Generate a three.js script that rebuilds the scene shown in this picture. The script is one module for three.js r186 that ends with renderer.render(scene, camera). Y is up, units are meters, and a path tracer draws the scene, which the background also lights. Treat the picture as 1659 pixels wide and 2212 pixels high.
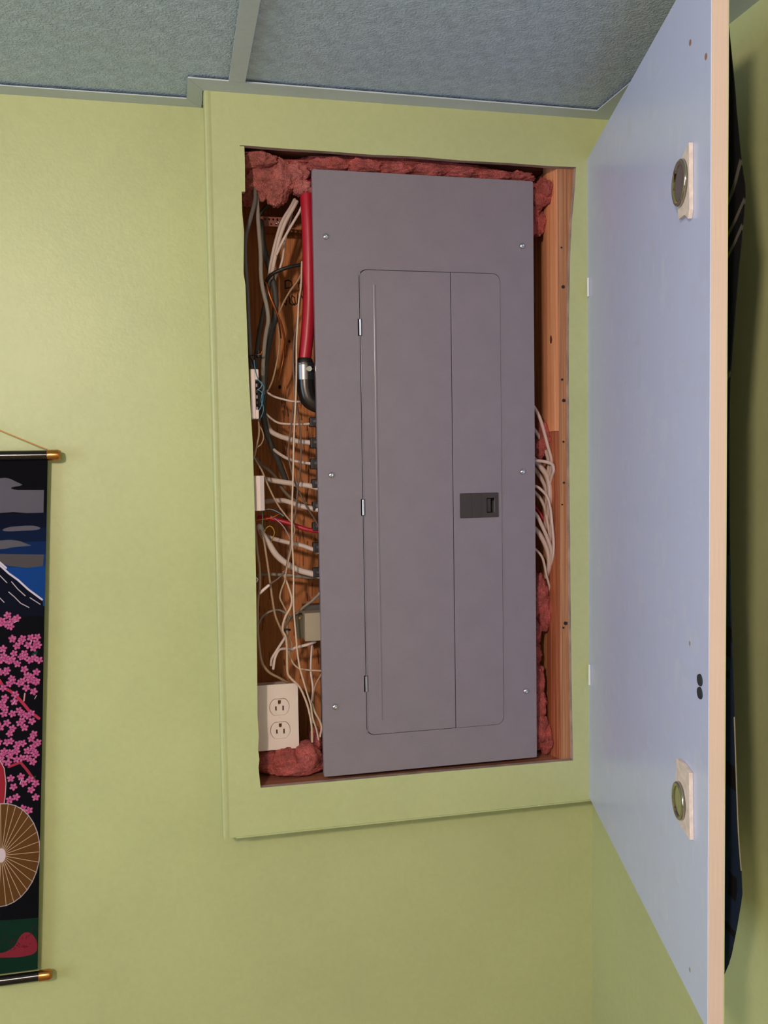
import * as THREE from 'three';
import { RoundedBoxGeometry } from 'three/addons/geometries/RoundedBoxGeometry.js';
import { mergeGeometries, mergeVertices } from 'three/addons/utils/BufferGeometryUtils.js';
import { RectAreaLightUniformsLib } from 'three/addons/lights/RectAreaLightUniformsLib.js';
import { ImprovedNoise } from 'three/addons/math/ImprovedNoise.js';

// ---------------------------------------------------------------- camera, light, exposure
const scene = new THREE.Scene();
const camera = new THREE.PerspectiveCamera(58.48, 1659 / 2212, 0.05, 30);
camera.rotation.order = 'YXZ';
camera.rotation.set(-0.05567, -0.22436, -0.01599);
camera.position.set(0, 1.55, 1.55);
scene.add(camera);

const renderer = new THREE.WebGLRenderer({ antialias: true });
renderer.toneMapping = THREE.LinearToneMapping;
renderer.toneMappingExposure = 1;
renderer.shadowMap.enabled = true;
renderer.shadowMap.type = THREE.PCFSoftShadowMap;
scene.background = new THREE.Color(0.55, 0.68, 0.9);          // overcast sky outside the window
RectAreaLightUniformsLib.init();

// room extents (metres)
const X0 = -2.4, X1 = 0.78, ZB = -0.075, ZF = 3.3, H = 2.163;
const WIN = { z0: 0.9, z1: 2.3, y0: 0.85, y1: 1.95 };         // window in the wall on the left of the room

const daylight = new THREE.RectAreaLight(new THREE.Color(0.58, 0.77, 1.0), 5.7, WIN.z1 - WIN.z0, WIN.y1 - WIN.y0);
daylight.position.set(X0 + 0.02, (WIN.y0 + WIN.y1) / 2, (WIN.z0 + WIN.z1) / 2);
daylight.lookAt(1, (WIN.y0 + WIN.y1) / 2, (WIN.z0 + WIN.z1) / 2);
scene.add(daylight);

const LAMP = new THREE.Vector3(-0.66, 2.04, 2.2);
const bulb = new THREE.PointLight(new THREE.Color(1.0, 0.81, 0.68), 7.2, 0, 2);
bulb.position.copy(LAMP);
bulb.castShadow = true;
bulb.shadow.radius = 3;
bulb.shadow.mapSize.set(2048, 2048);
scene.add(bulb);

// ---------------------------------------------------------------- helpers
let seed = 7;
const rnd = () => { seed = (seed * 1664525 + 1013904223) >>> 0; return seed / 4294967296; };
const rr = (a, b) => a + (b - a) * rnd();
const noise = new ImprovedNoise();
const fbm = (x, y, z, o = 4) => { let s = 0, a = 0.5; for (let i = 0; i < o; i++) { s += a * noise.noise(x, y, z); x *= 2.03; y *= 2.03; z *= 2.03; a *= 0.5; } return s; };
const used = new Map();
function numbered(n) { const k = used.get(n) ?? 0; used.set(n, k + 1); return k ? `${n}_${String(k).padStart(3, '0')}` : n; }
const V = (x, y, z) => new THREE.Vector3(x, y, z);

// uv in metres, taken from the face's main direction
function uvm(g) {
  if (g.index) g = g.toNonIndexed();
  g.computeVertexNormals();
  const p = g.attributes.position, n = g.attributes.normal, uv = new Float32Array(p.count * 2);
  for (let i = 0; i < p.count; i++) {
    const ax = Math.abs(n.getX(i)), ay = Math.abs(n.getY(i)), az = Math.abs(n.getZ(i));
    if (az >= ax && az >= ay) { uv[2 * i] = p.getX(i); uv[2 * i + 1] = p.getY(i); }
    else if (ax >= ay) { uv[2 * i] = p.getZ(i); uv[2 * i + 1] = p.getY(i); }
    else { uv[2 * i] = p.getX(i); uv[2 * i + 1] = p.getZ(i); }
  }
  g.setAttribute('uv', new THREE.BufferAttribute(uv, 2));
  return g;
}
function box(x0, x1, y0, y1, z0, z1) { const g = new THREE.BoxGeometry(x1 - x0, y1 - y0, z1 - z0); g.translate((x0 + x1) / 2, (y0 + y1) / 2, (z0 + z1) / 2); return uvm(g); }
function rbox(x0, x1, y0, y1, z0, z1, r = 0.001, s = 2) { const g = new RoundedBoxGeometry(x1 - x0, y1 - y0, z1 - z0, s, r); g.translate((x0 + x1) / 2, (y0 + y1) / 2, (z0 + z1) / 2); return g; }
function strip(g) { const o = g.index ? g.toNonIndexed() : g.clone(); for (const k of Object.keys(o.attributes)) if (!['position', 'normal', 'uv'].includes(k)) o.deleteAttribute(k); return o; }
const merge = (...a) => mergeGeometries(a.flat().map(strip));
function mesh(name, geo, mat, parent = scene) {
  const m = new THREE.Mesh(Array.isArray(geo) ? merge(geo) : geo, mat);
  m.name = parent === scene ? numbered(name) : name;
  m.castShadow = m.receiveShadow = true;
  parent.add(m);
  return m;
}
function tag(o, label, category, group) { o.userData.label = label; o.userData.category = category; if (group) o.userData.group = group; return o; }
function thing(name, label, category, pos = [0, 0, 0], group) { const g = new THREE.Group(); g.name = numbered(name); g.position.set(...pos); scene.add(g); return tag(g, label, category, group); }
function struct(name, geo, mat) { const m = mesh(name, geo, mat); m.userData.kind = 'structure'; return m; }
function cyl(r, h, seg = 24, axis = 'y') { const g = new THREE.CylinderGeometry(r, r, h, seg); if (axis === 'z') g.rotateX(Math.PI / 2); if (axis === 'x') g.rotateZ(Math.PI / 2); return g; }
function poly(pts) { const s = new THREE.Shape(); s.moveTo(pts[0], pts[1]); for (let i = 2; i < pts.length; i += 2) s.lineTo(pts[i], pts[i + 1]); s.closePath(); return s; }
function rrect(x0, y0, x1, y1, r, P = THREE.Shape) {
  const s = new P(); s.moveTo(x0 + r, y0); s.lineTo(x1 - r, y0); s.absarc(x1 - r, y0 + r, r, -Math.PI / 2, 0); s.lineTo(x1, y1 - r); s.absarc(x1 - r, y1 - r, r, 0, Math.PI / 2);
  s.lineTo(x0 + r, y1); s.absarc(x0 + r, y1 - r, r, Math.PI / 2, Math.PI); s.lineTo(x0, y0 + r); s.absarc(x0 + r, y0 + r, r, Math.PI, 1.5 * Math.PI); return s;
}
function ext(shape, z0, z1, bevel = 0) {
  const g = new THREE.ExtrudeGeometry(shape, { depth: z1 - z0 - 2 * bevel, bevelEnabled: bevel > 0, bevelThickness: bevel, bevelSize: bevel, bevelOffset: -bevel, bevelSegments: 2, curveSegments: 10 });
  g.translate(0, 0, z0 + bevel); return g;
}
function tube(mm, r, seg = 7, radial = 8) {
  const pts = []; for (let i = 0; i < mm.length; i += 3) pts.push(V(mm[i] / 1000, mm[i + 1] / 1000, mm[i + 2] / 1000));
  const c = new THREE.CatmullRomCurve3(pts, false, 'centripetal');
  const t = new THREE.TubeGeometry(c, Math.max(6, (pts.length - 1) * seg), r, radial, false);
  const a = new THREE.SphereGeometry(r, radial, 6), b = a.clone(); a.translate(...pts[0].toArray()); b.translate(...pts[pts.length - 1].toArray());
  return merge(t, a, b);
}

// ---------------------------------------------------------------- textures
function dataTex(w, h, f, srgb, size) {
  const d = new Uint8Array(w * h * 4);
  for (let y = 0; y < h; y++) for (let x = 0; x < w; x++) { const c = f(x, y), i = 4 * (y * w + x); if (typeof c === 'number') { d[i] = d[i + 1] = d[i + 2] = c; } else { d[i] = c[0]; d[i + 1] = c[1]; d[i + 2] = c[2]; } d[i + 3] = 255; }
  const t = new THREE.DataTexture(d, w, h); t.wrapS = t.wrapT = THREE.RepeatWrapping; t.magFilter = THREE.LinearFilter; t.minFilter = THREE.LinearMipmapLinearFilter; t.generateMipmaps = true;
  if (srgb) t.colorSpace = THREE.SRGBColorSpace; if (size) t.repeat.set(1 / size[0], 1 / size[1]); t.needsUpdate = true; return t;
}
function periodic(w, h, cells, oct = 3) {                       // tileable value noise 0..1
  const out = new Float32Array(w * h); let amp = 1, tot = 0;
  for (let o = 0; o < oct; o++) {
    const cw = cells[0] << o, ch = cells[1] << o, g = new Float32Array(cw * ch); for (let i = 0; i < g.length; i++) g[i] = rnd();
    for (let y = 0; y < h; y++) for (let x = 0; x < w; x++) {
      const fx = x / w * cw, fy = y / h * ch, ix = Math.floor(fx), iy = Math.floor(fy); let tx = fx - ix, ty = fy - iy; tx = tx * tx * (3 - 2 * tx); ty = ty * ty * (3 - 2 * ty);
      const a = g[(iy % ch) * cw + ix % cw], b = g[(iy % ch) * cw + (ix + 1) % cw], c = g[((iy + 1) % ch) * cw + ix % cw], e = g[((iy + 1) % ch) * cw + (ix + 1) % cw];
      out[y * w + x] += amp * (a + (b - a) * tx + (c - a) * ty + (a - b - c + e) * tx * ty);
    }
    tot += amp; amp *= 0.55;
  }
  return out.map((v) => v / tot);
}
const nA = periodic(512, 512, [48, 48], 3), nB = periodic(512, 512, [6, 6], 4), nGrain = periodic(512, 512, [64, 3], 4), nFine = periodic(512, 512, [128, 128], 2);
const px = (n) => (x, y) => n[y * 512 + x];
const orange = dataTex(512, 512, (x, y) => 255 * px(nA)(x, y), false, [0.22, 0.22]);
const stipple = dataTex(512, 512, (x, y) => 255 * Math.min(1, Math.max(0, (px(nA)(x, y) - 0.35) * 2.6)), false, [0.13, 0.13]);
const paint = (c, amt, size) => dataTex(512, 512, (x, y) => { const k = 1 + amt * (px(nB)(x, y) - 0.5) + amt * 0.6 * (px(nFine)(x, y) - 0.5); return c.map((q) => Math.min(255, q * k)); }, true, [size, size]);
const woodMap = (dark, light, size, vertical = true) => dataTex(512, 512, (x, y) => {
  const g = vertical ? px(nGrain)(x, y) : px(nGrain)(y, x), m = px(nB)(x, y), k = Math.min(1, Math.max(0, (g - 0.28) * 1.9 + (m - 0.5) * 0.5));
  return dark.map((d, i) => d + (light[i] - d) * k);
}, true, size);
const woodBump = dataTex(512, 512, (x, y) => 255 * px(nGrain)(x, y), false, [0.12, 0.4]);
const fluff = dataTex(512, 512, (x, y) => 255 * (0.6 * px(nA)(x, y) + 0.4 * px(nFine)(x, y)), false, [0.06, 0.06]);

// ---------------------------------------------------------------- materials
const std = (o) => new THREE.MeshStandardMaterial(o);
const M = {
  green: std({ map: paint([186, 192, 138], 0.05, 0.9), roughness: 0.42, bumpMap: orange, bumpScale: 0.00016 }),
  plainWall: std({ color: '#a5a29c', roughness: 0.7 }),
  board: std({ map: paint([170, 148, 132], 0.35, 0.15), roughness: 0.95 }),
  ceiling: std({ map: paint([190, 206, 220], 0.16, 0.08), roughness: 0.95, bumpMap: stipple, bumpScale: 0.0011 }),
  trim: std({ map: paint([198, 208, 212], 0.05, 0.6), roughness: 0.6 }),
  carpet: std({ map: paint([150, 132, 108], 0.3, 0.1), roughness: 1 }),
  doorFace: null,
  doorEdge: std({ map: paint([214, 188, 174], 0.06, 0.3), roughness: 0.6 }),
  doorPaint: std({ color: '#b9c06a', roughness: 0.5 }),
  cover: std({ map: paint([132, 122, 130], 0.05, 0.2), roughness: 0.42, bumpMap: orange, bumpScale: 0.00012 }),
  bead: std({ color: '#847a82', roughness: 0.22 }),
  can: std({ color: '#5d5b5c', roughness: 0.55, metalness: 0.3 }),
  nail: std({ color: '#3a3230', roughness: 0.5, metalness: 0.6 }),
  latch: std({ color: '#383230', roughness: 0.65 }),
  steel: std({ color: '#d2d2d6', roughness: 0.22, metalness: 1 }),
  galv: std({ color: '#8d8a88', roughness: 0.35, metalness: 1 }),
  darkMetal: std({ color: '#4a4643', roughness: 0.3, metalness: 0.8 }),
  clamp: std({ color: '#3a3638', roughness: 0.45, metalness: 0.4 }),
  brass: std({ color: '#c98b4c', roughness: 0.25, metalness: 1 }),
  contact: std({ color: '#7a5a30', roughness: 0.45, metalness: 0.9 }),
  magnet: std({ color: '#b7b3a4', roughness: 0.12, metalness: 1 }),
  shim: std({ map: paint([222, 204, 190], 0.18, 0.05), roughness: 0.85 }),
  wood: std({ map: woodMap([196, 122, 72], [238, 172, 116], [0.09, 0.7]), roughness: 0.8, bumpMap: woodBump, bumpScale: 0.0008 }),
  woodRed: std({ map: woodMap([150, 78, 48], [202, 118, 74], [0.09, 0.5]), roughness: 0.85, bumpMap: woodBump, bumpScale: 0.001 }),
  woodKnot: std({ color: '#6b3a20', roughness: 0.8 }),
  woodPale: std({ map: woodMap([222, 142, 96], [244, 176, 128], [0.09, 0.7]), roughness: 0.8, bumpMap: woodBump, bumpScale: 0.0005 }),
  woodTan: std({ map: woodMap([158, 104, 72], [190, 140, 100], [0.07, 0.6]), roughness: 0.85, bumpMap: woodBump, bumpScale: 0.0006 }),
  woodFlat: std({ map: woodMap([140, 80, 56], [182, 116, 84], [0.6, 0.08], false), roughness: 0.85 }),
  pink: std({ map: paint([222, 130, 122], 0.5, 0.09), roughness: 1, bumpMap: fluff, bumpScale: 0.006 }),
  pinkRed: std({ map: paint([214, 108, 100], 0.5, 0.09), roughness: 1, bumpMap: fluff, bumpScale: 0.006 }),
  white: std({ color: '#d6c2b8', roughness: 0.5 }),
  whiter: std({ color: '#cdb2a6', roughness: 0.5 }),
  tan: std({ color: '#a98a6c', roughness: 0.55 }),
  tanl: std({ color: '#cdb096', roughness: 0.55 }),
  brown: std({ color: '#6d5547', roughness: 0.6 }),
  browng: std({ color: '#74604f', roughness: 0.6 }),
  gray: std({ color: '#6a645c', roughness: 0.6 }),
  graypale: std({ color: '#8d8478', roughness: 0.6 }),
  dgray: std({ color: '#46433e', roughness: 0.6 }),
  black: std({ color: '#16130f', roughness: 0.45 }),
  red: std({ color: '#b0182c', roughness: 0.38 }),
  copper: std({ color: '#b86a3a', roughness: 0.4, metalness: 0.7 }),
  copper2: std({ color: '#9a4a32', roughness: 0.45, metalness: 0.5 }),
  yellow: std({ color: '#c0922f', roughness: 0.5 }),
  orangew: std({ color: '#c26a24', roughness: 0.5 }),
  blue: std({ color: '#4e7f98', roughness: 0.5 }),
  blue2: std({ color: '#6f90a6', roughness: 0.5 }),
  greenw: std({ color: '#4d6b52', roughness: 0.5 }),
  lilac: std({ color: '#a893a6', roughness: 0.5 }),
  plastic: std({ color: '#ecd8d0', roughness: 0.45 }),
  outlet: std({ color: '#ecdcd4', roughness: 0.4 }),
  beige: std({ color: '#a6977f', roughness: 0.6 }),
  beigeDark: std({ color: '#5c5342', roughness: 0.7 }),
  rod: std({ color: '#14120f', roughness: 0.2 }),
  cord: std({ color: '#c98a45', roughness: 0.8 }),
  rubber: std({ color: '#22242c', roughness: 0.8 }),
  windowFrame: std({ color: '#e8e8e4', roughness: 0.5 }),
  glass: new THREE.MeshPhysicalMaterial({ color: '#ffffff', roughness: 0.02, transmission: 1, thickness: 0 }),
  globe: std({ color: '#fff4e2', roughness: 0.4, emissive: new THREE.Color(1, 0.86, 0.66), emissiveIntensity: 5 }),
};

// ---------------------------------------------------------------- the room
// main wall with the chase cut through it, seen left of and below the boxed-out part
{
  const s = poly([X0, 0, X1 + 0.1, 0, X1 + 0.1, H, X0, H]);
  s.holes.push(poly([0.115, 0.985, 0.715, 0.985, 0.715, 2.085, 0.115, 2.085]));
  struct('wall_back', uvm(ext(s, ZB - 0.012, ZB)), M.green);
}
struct('wall_right', box(X1, X1 + 0.1, 0, H, ZB - 0.2, ZF), M.green);
struct('wall_front', box(X0, X1 + 0.1, 0, H, ZF, ZF + 0.1), M.plainWall);
{
  const g = [];
  g.push(box(X0 - 0.12, X0, 0, H, ZB - 0.02, WIN.z0), box(X0 - 0.12, X0, 0, H, WIN.z1, ZF + 0.1), box(X0 - 0.12, X0, 0, WIN.y0, WIN.z0, WIN.z1), box(X0 - 0.12, X0, WIN.y1, H, WIN.z0, WIN.z1));
  struct('wall_left', g, M.plainWall);
}
struct('floor', box(X0 - 0.12, X1 + 0.1, -0.1, 0, ZB - 0.2, ZF + 0.1), M.carpet);
struct('ceiling', box(X0 - 0.12, X1 + 0.1, H, H + 0.1, ZB - 0.2, ZF + 0.1), M.ceiling);
{ // window
  const w = new THREE.Group(); w.name = 'window_1'; w.userData.kind = 'structure'; scene.add(w);
  const x = X0 - 0.06;
  mesh('window_frame', [rbox(x - 0.03, x + 0.03, WIN.y0, WIN.y1, WIN.z0, WIN.z0 + 0.05), rbox(x - 0.03, x + 0.03, WIN.y0, WIN.y1, WIN.z1 - 0.05, WIN.z1), rbox(x - 0.03, x + 0.03, WIN.y0, WIN.y0 + 0.05, WIN.z0, WIN.z1), rbox(x - 0.03, x + 0.03, WIN.y1 - 0.05, WIN.y1, WIN.z0, WIN.z1), rbox(x - 0.03, x + 0.03, 1.38, 1.42, WIN.z0, WIN.z1)], M.windowFrame, w);
  mesh('pane', box(x - 0.003, x + 0.003, WIN.y0 + 0.05, 1.38, WIN.z0 + 0.05, WIN.z1 - 0.05), M.glass, w);
  mesh('pane', box(x - 0.003, x + 0.003, 1.42, WIN.y1 - 0.05, WIN.z0 + 0.05, WIN.z1 - 0.05), M.glass, w);
}
{ // ceiling lamp behind the camera
  const l = thing('ceiling_lamp', 'round frosted glass ceiling lamp on a white base', 'lamp', [LAMP.x, H, LAMP.z]);
  const b = cyl(0.075, 0.03, 32); b.translate(0, -0.015, 0); mesh('base', b, M.windowFrame, l);
  const g = new THREE.SphereGeometry(0.085, 32, 20); g.translate(0, LAMP.y - H, 0); mesh('globe', g, M.globe, l);
}
// flat ceiling mouldings and the panel-joint batten
const ty0 = 2.157, ty1 = 2.1588;
struct('trim_1', uvm(ext(poly([X0, ZB, 0.062, ZB, 0.037, -0.040, X0, -0.040]), ty0, ty1).rotateX(Math.PI / 2).translate(0, ty0 + ty1, 0)), M.trim);
struct('trim_2', uvm(ext(poly([0.0622, ZB, 0.0622, 0, 0.0375, 0.0445, 0.0375, -0.040]), ty0, ty1).rotateX(Math.PI / 2).translate(0, ty0 + ty1, 0)), M.trim);
struct('trim_3', uvm(ext(poly([0.0628, 0, X1, 0, X1 - 0.04, 0.036, 0.038, 0.0445]), ty0 - 0.0004, ty1).rotateX(Math.PI / 2).translate(0, ty0 + ty1, 0)), M.trim);
struct('trim_4', uvm(ext(poly([X1, 0, X1, ZF, X1 - 0.04, ZF, X1 - 0.04, 0.036]), ty0, ty1).rotateX(Math.PI / 2).translate(0, ty0 + ty1, 0)), M.trim);
struct('trim_5', box(0.1015, 0.1275, ty0 - 0.0006, ty1, 0.0455, ZF), M.trim);

// boxed-out wall section round the panel: face board with the ragged cut-out, returns, corner bead, patch
const wallBox = new THREE.Group(); wallBox.name = 'wall_bumpout'; wallBox.userData.kind = 'structure'; scene.add(wallBox);
{
  const s = poly([0.066, 0.912, X1, 0.912, X1, 2.157, 0.066, 2.157]);
  const hole = [120, 2072.8, 127.6, 2073.2, 190, 2072, 260, 2072, 340, 2070.5, 421, 2072, 500, 2070, 590, 2070.5, 660, 2069.4, 717, 2070.2, 714, 2030, 709, 1981, 704.5, 1907, 702, 1800, 701.2, 1708, 701.3, 1541, 702.7, 1286, 704, 1120, 706, 990, 600, 991, 406, 992.3, 250, 993, 129, 993.8, 127.5, 1012, 126.3, 1030, 128.2, 1044, 126.2, 1060, 128, 1085, 126.6, 1120, 127.3, 1156, 128.4, 1250, 129.6, 1354.6, 130.1, 1472, 129.6, 1581, 127.2, 1643, 125.6, 1704.8, 124.8, 1766, 123.7, 1846, 121.1, 1865, 123.5, 1933, 122.4, 1950, 121.3, 1967, 120.4, 1985, 121.3, 1997.9, 127, 1998.4, 127.6, 2040, 127.4, 2071.6, 120, 2071.6].map((v) => v / 1000);
  s.holes.push(poly(hole));
  const g = new THREE.ExtrudeGeometry(s, { depth: 0.012, bevelEnabled: false }); g.translate(0, 0, -0.012);
  const gg = g.groups.slice(), u = uvm(g); u.clearGroups(); gg.forEach((q) => u.addGroup(q.start, q.count, q.materialIndex));
  const m = mesh('face_board', u, [M.green, M.board], wallBox);
  mesh('side_return', box(0.066, 0.078, 0.912, 2.157, ZB, -0.0125), M.green, wallBox);
  mesh('bottom_return', box(0.0785, X1, 0.912, 0.924, ZB, -0.0125), M.green, wallBox);
  // rounded corner bead, a hair proud of the face
  const c = new THREE.Shape(); c.moveTo(0.0635, -0.03); c.lineTo(0.0635, -0.004); c.absarc(0.0675, -0.0025, 0.004, Math.PI, Math.PI / 2, true); c.lineTo(0.0705, 0.0013); c.lineTo(0.0745, 0.0002); c.lineTo(0.0745, -0.002); c.lineTo(0.0655, -0.002); c.lineTo(0.0655, -0.03); c.closePath();
  const cb = new THREE.ExtrudeGeometry(c, { depth: 1.245, bevelEnabled: false, curveSegments: 6 }); cb.rotateX(-Math.PI / 2); cb.scale(1, 1, -1); cb.translate(0, 0.912, 0);
  { const p = cb.index ? cb.toNonIndexed() : cb; const a = p.attributes.position.array; for (let i = 0; i < a.length; i += 9) for (let k = 0; k < 3; k++) { const t = a[i + 3 + k]; a[i + 3 + k] = a[i + 6 + k]; a[i + 6 + k] = t; } mesh('corner_bead', uvm(p), M.green, wallBox); }
  // wedge-shaped patch let in beside the cut-out
  const pt = box(0.1005, 0.1212, 1.83, 1.9976, -0.001, 0.0012), pa = pt.attributes.position; for (let i = 0; i < pa.count; i++) if (pa.getY(i) < 1.9 && pa.getZ(i) > 0) pa.setZ(i, -0.0002);
  pt.computeVertexNormals(); mesh('patch', pt, M.green, wallBox);
  mesh('bottom_lip', box(0.085, X1, 0.9108, 0.913, -0.006, 0.0022), M.green, wallBox);
}
// framing inside the opening
struct('wall_sheathing', (() => { const g = new THREE.BoxGeometry(0.72, 1.3, 0.012); g.translate(0.42, 1.52, -0.205); return uvm(g); })(), M.wood);
const stud = (name, label, g, mat) => { const m = struct(name, g, mat); return tag(m, label, 'stud'); };
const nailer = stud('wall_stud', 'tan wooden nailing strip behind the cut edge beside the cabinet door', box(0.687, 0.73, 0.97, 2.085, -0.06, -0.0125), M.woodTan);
{ // nails driven into the strip
  for (const [y, dx, r] of [[1.86, 0.009, 0.003], [1.655, 0.009, 0.0032], [1.245, 0.0105, 0.0034], [1.693, 0.006, 0.0021], [1.58, 0.008, 0.002], [1.505, 0.0085, 0.002], [1.465, 0.005, 0.0014], [1.93, 0.006, 0.0016], [1.237, 0.006, 0.0018]]) { const n = cyl(r, 0.003, 10, 'z'); n.translate(0.687 + dx, y, -0.0122); mesh('nail', n, M.nail, nailer); }
}
stud('wall_stud', 'orange wooden stud set back behind the nailing strip', box(0.690, 0.73, 0.97, 2.085, -0.198, -0.0605), M.wood);
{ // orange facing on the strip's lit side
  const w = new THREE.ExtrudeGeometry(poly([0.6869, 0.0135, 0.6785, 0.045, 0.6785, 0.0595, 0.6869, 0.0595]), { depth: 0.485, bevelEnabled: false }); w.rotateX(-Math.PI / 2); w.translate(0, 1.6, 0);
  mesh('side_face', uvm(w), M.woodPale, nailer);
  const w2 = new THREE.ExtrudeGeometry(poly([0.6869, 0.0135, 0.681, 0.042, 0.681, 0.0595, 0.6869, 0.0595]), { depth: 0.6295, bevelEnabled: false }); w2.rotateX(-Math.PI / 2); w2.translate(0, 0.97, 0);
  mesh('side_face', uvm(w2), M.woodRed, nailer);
  const kn = new THREE.SphereGeometry(1, 16, 10); kn.scale(0.0016, 0.0075, 0.0065); kn.rotateY(-0.26); kn.translate(0.6812, 1.768, -0.034); mesh('knot', kn, M.woodKnot, nailer);
}
stud('wall_stud', 'wooden stud behind the ragged cut edge', box(0.08, 0.1145, 0.97, 2.085, -0.198, -0.0125), M.wood);
stud('wall_sill', 'reddish wooden sill along the bottom of the opening', box(0.115, 0.6865, 0.94, 0.9885, -0.198, -0.0125), M.woodFlat);
stud('wall_header', 'wooden header along the top of the opening', box(0.115, 0.6865, 2.084, 2.11, -0.198, -0.0125), M.woodFlat);

// plywood behind the left channel, with marker scribbles
{
  const c = document.createElement('canvas'); c.width = 384; c.height = 2048; const x = c.getContext('2d');
  const S = (mm) => [(mm[0] - 115) / 220 * 384, (2110 - mm[1]) / 1150 * 2048];
  x.fillStyle = '#cd8450'; x.fillRect(0, 0, 384, 2048);
  for (let i = 0; i < 2600; i++) { const a = rr(0, 384), b = rr(-100, 2048), l = rr(60, 420), d = rnd(); x.strokeStyle = d < 0.5 ? `rgba(120,60,28,${rr(0.05, 0.22)})` : `rgba(236,164,100,${rr(0.05, 0.2)})`; x.lineWidth = rr(0.6, 3); x.beginPath(); x.moveTo(a, b); x.bezierCurveTo(a + rr(-4, 4), b + l / 3, a + rr(-5, 5), b + l * 0.7, a + rr(-4, 4), b + l); x.stroke(); }
  for (let i = 0; i < 150; i++) { const a = rr(0, 384), b = rr(700, 2048), l = rr(10, 60); x.strokeStyle = `rgba(44,18,10,${rr(0.3, 0.75)})`; x.lineWidth = rr(1, 4); x.beginPath(); x.moveTo(a, b); x.lineTo(a + rr(-4, 4), b + l); x.stroke(); }
  for (const [px_, py, r] of [[199, 1693, 5], [219, 1779, 4], [192, 1602, 4]]) { const [a, b] = S([px_, py]); x.fillStyle = 'rgba(30,10,6,0.85)'; x.beginPath(); x.ellipse(a, b, r, r * 1.4, 0, 0, 7); x.fill(); }
  x.strokeStyle = '#160c08'; x.lineWidth = 3.2; x.lineCap = 'round';
  const stroke = (pts) => { x.beginPath(); pts.forEach((q, i) => { const [a, b] = S(q); i ? x.lineTo(a, b) : x.moveTo(a, b); }); x.stroke(); };
  // letters as on the wood: a D, an A, and below them a looped W
  stroke([[213.6, 1891.7], [213.6, 1877.5]]); stroke([[213.6, 1891.7], [219.7, 1893.7], [225.8, 1890.7], [226.8, 1884.6], [222.7, 1879.5], [215.6, 1878.5]]);
  stroke([[238, 1879.5], [240, 1889.7], [244.1, 1897.8], [249.1, 1897.8]]); stroke([[238, 1887.6], [244.1, 1889.7]]); stroke([[250.2, 1896.8], [247.1, 1877.5]]);
  stroke([[220.7, 1863.2], [221.7, 1851], [226.8, 1846.9], [231.9, 1851], [230.8, 1861.2], [225.8, 1865.2], [223.7, 1857.1], [229.8, 1846.9], [235.9, 1851], [236.9, 1865.2], [240, 1853], [244.1, 1865.2], [248.1, 1857.1]]);
  stroke([[209.5, 1853], [213.6, 1846.9], [215.6, 1855.1]]);
  const t = new THREE.CanvasTexture(c); t.colorSpace = THREE.SRGBColorSpace;
  const bx = new THREE.BoxGeometry(0.22, 1.15, 0.006);
  bx.translate(0.225, 1.535, -0.1955);
  const m = std({ map: t, roughness: 0.85, bumpMap: woodBump, bumpScale: 0.0006 });
  struct('wall_plywood', bx, m);
  // split slivers standing off the plywood face
  const w = scene.getObjectByName('wall_plywood');
  const slg = [0, 1, 2].map((k) => { const q = new THREE.ConeGeometry(1, 1, 4, 3); const a = q.attributes.position; for (let i = 0; i < a.count; i++) { a.setX(i, a.getX(i) + 0.3 * Math.sin(a.getY(i) * 3 + k)); } q.computeVertexNormals(); return q; });
  for (let i = 0; i < 70; i++) { const s = mesh('splinter', slg[i % 3], [M.wood, M.woodPale, M.woodTan][i % 3], w); s.position.set(rr(0.2, 0.285), rr(1.32, 1.7), -0.1922); s.scale.set(rr(0.0012, 0.003), rr(0.012, 0.045), rr(0.001, 0.004)); s.rotation.z = rr(-0.12, 0.12) + (i % 2 ? Math.PI : 0); }
}

// ---------------------------------------------------------------- pink glass-wool
function wool(name, label, lumps, mat = M.pink, amp = 0.27, f = 1.9) {
  const parts = lumps.map(([x, y, z, a, b, c], k) => {
    let g = new THREE.IcosahedronGeometry(1, 14); g.deleteAttribute('uv'); g.deleteAttribute('normal'); g = mergeVertices(g, 1e-4);
    const p = g.attributes.position, v = V(0, 0, 0);
    for (let i = 0; i < p.count; i++) {
      v.fromBufferAttribute(p, i);
      const q = 17.3 * k + x * 40, n1 = fbm(v.x * f + q, v.y * f + y * 30, v.z * f + 5, 3), n2 = Math.abs(fbm(v.x * f * 1.7 + q + 9, v.y * f * 1.7, v.z * f * 1.7, 3));
      const r = 1 + amp * 1.5 * n1 - amp * 1.1 * (0.25 - n2);
      p.setXYZ(i, x + a * r * v.x, y + b * r * v.y, z + c * r * v.z);
    }
    g = uvm(g); g = mergeByPosition(g); return g;
  });
  return tag(mesh(name, merge(parts), mat), label, 'insulation');
}
function mergeByPosition(g) { // smooth normals over the split vertices
  const p = g.attributes.position, n = g.attributes.normal, map = new Map();
  const key = (i) => `${Math.round(p.getX(i) * 1e5)},${Math.round(p.getY(i) * 1e5)},${Math.round(p.getZ(i) * 1e5)}`;
  for (let i = 0; i < p.count; i++) { const k = key(i), e = map.get(k) ?? [0, 0, 0]; e[0] += n.getX(i); e[1] += n.getY(i); e[2] += n.getZ(i); map.set(k, e); }
  for (let i = 0; i < p.count; i++) { const e = map.get(key(i)), l = Math.hypot(...e) || 1; n.setXYZ(i, e[0] / l, e[1] / l, e[2] / l); }
  return g;
}
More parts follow.
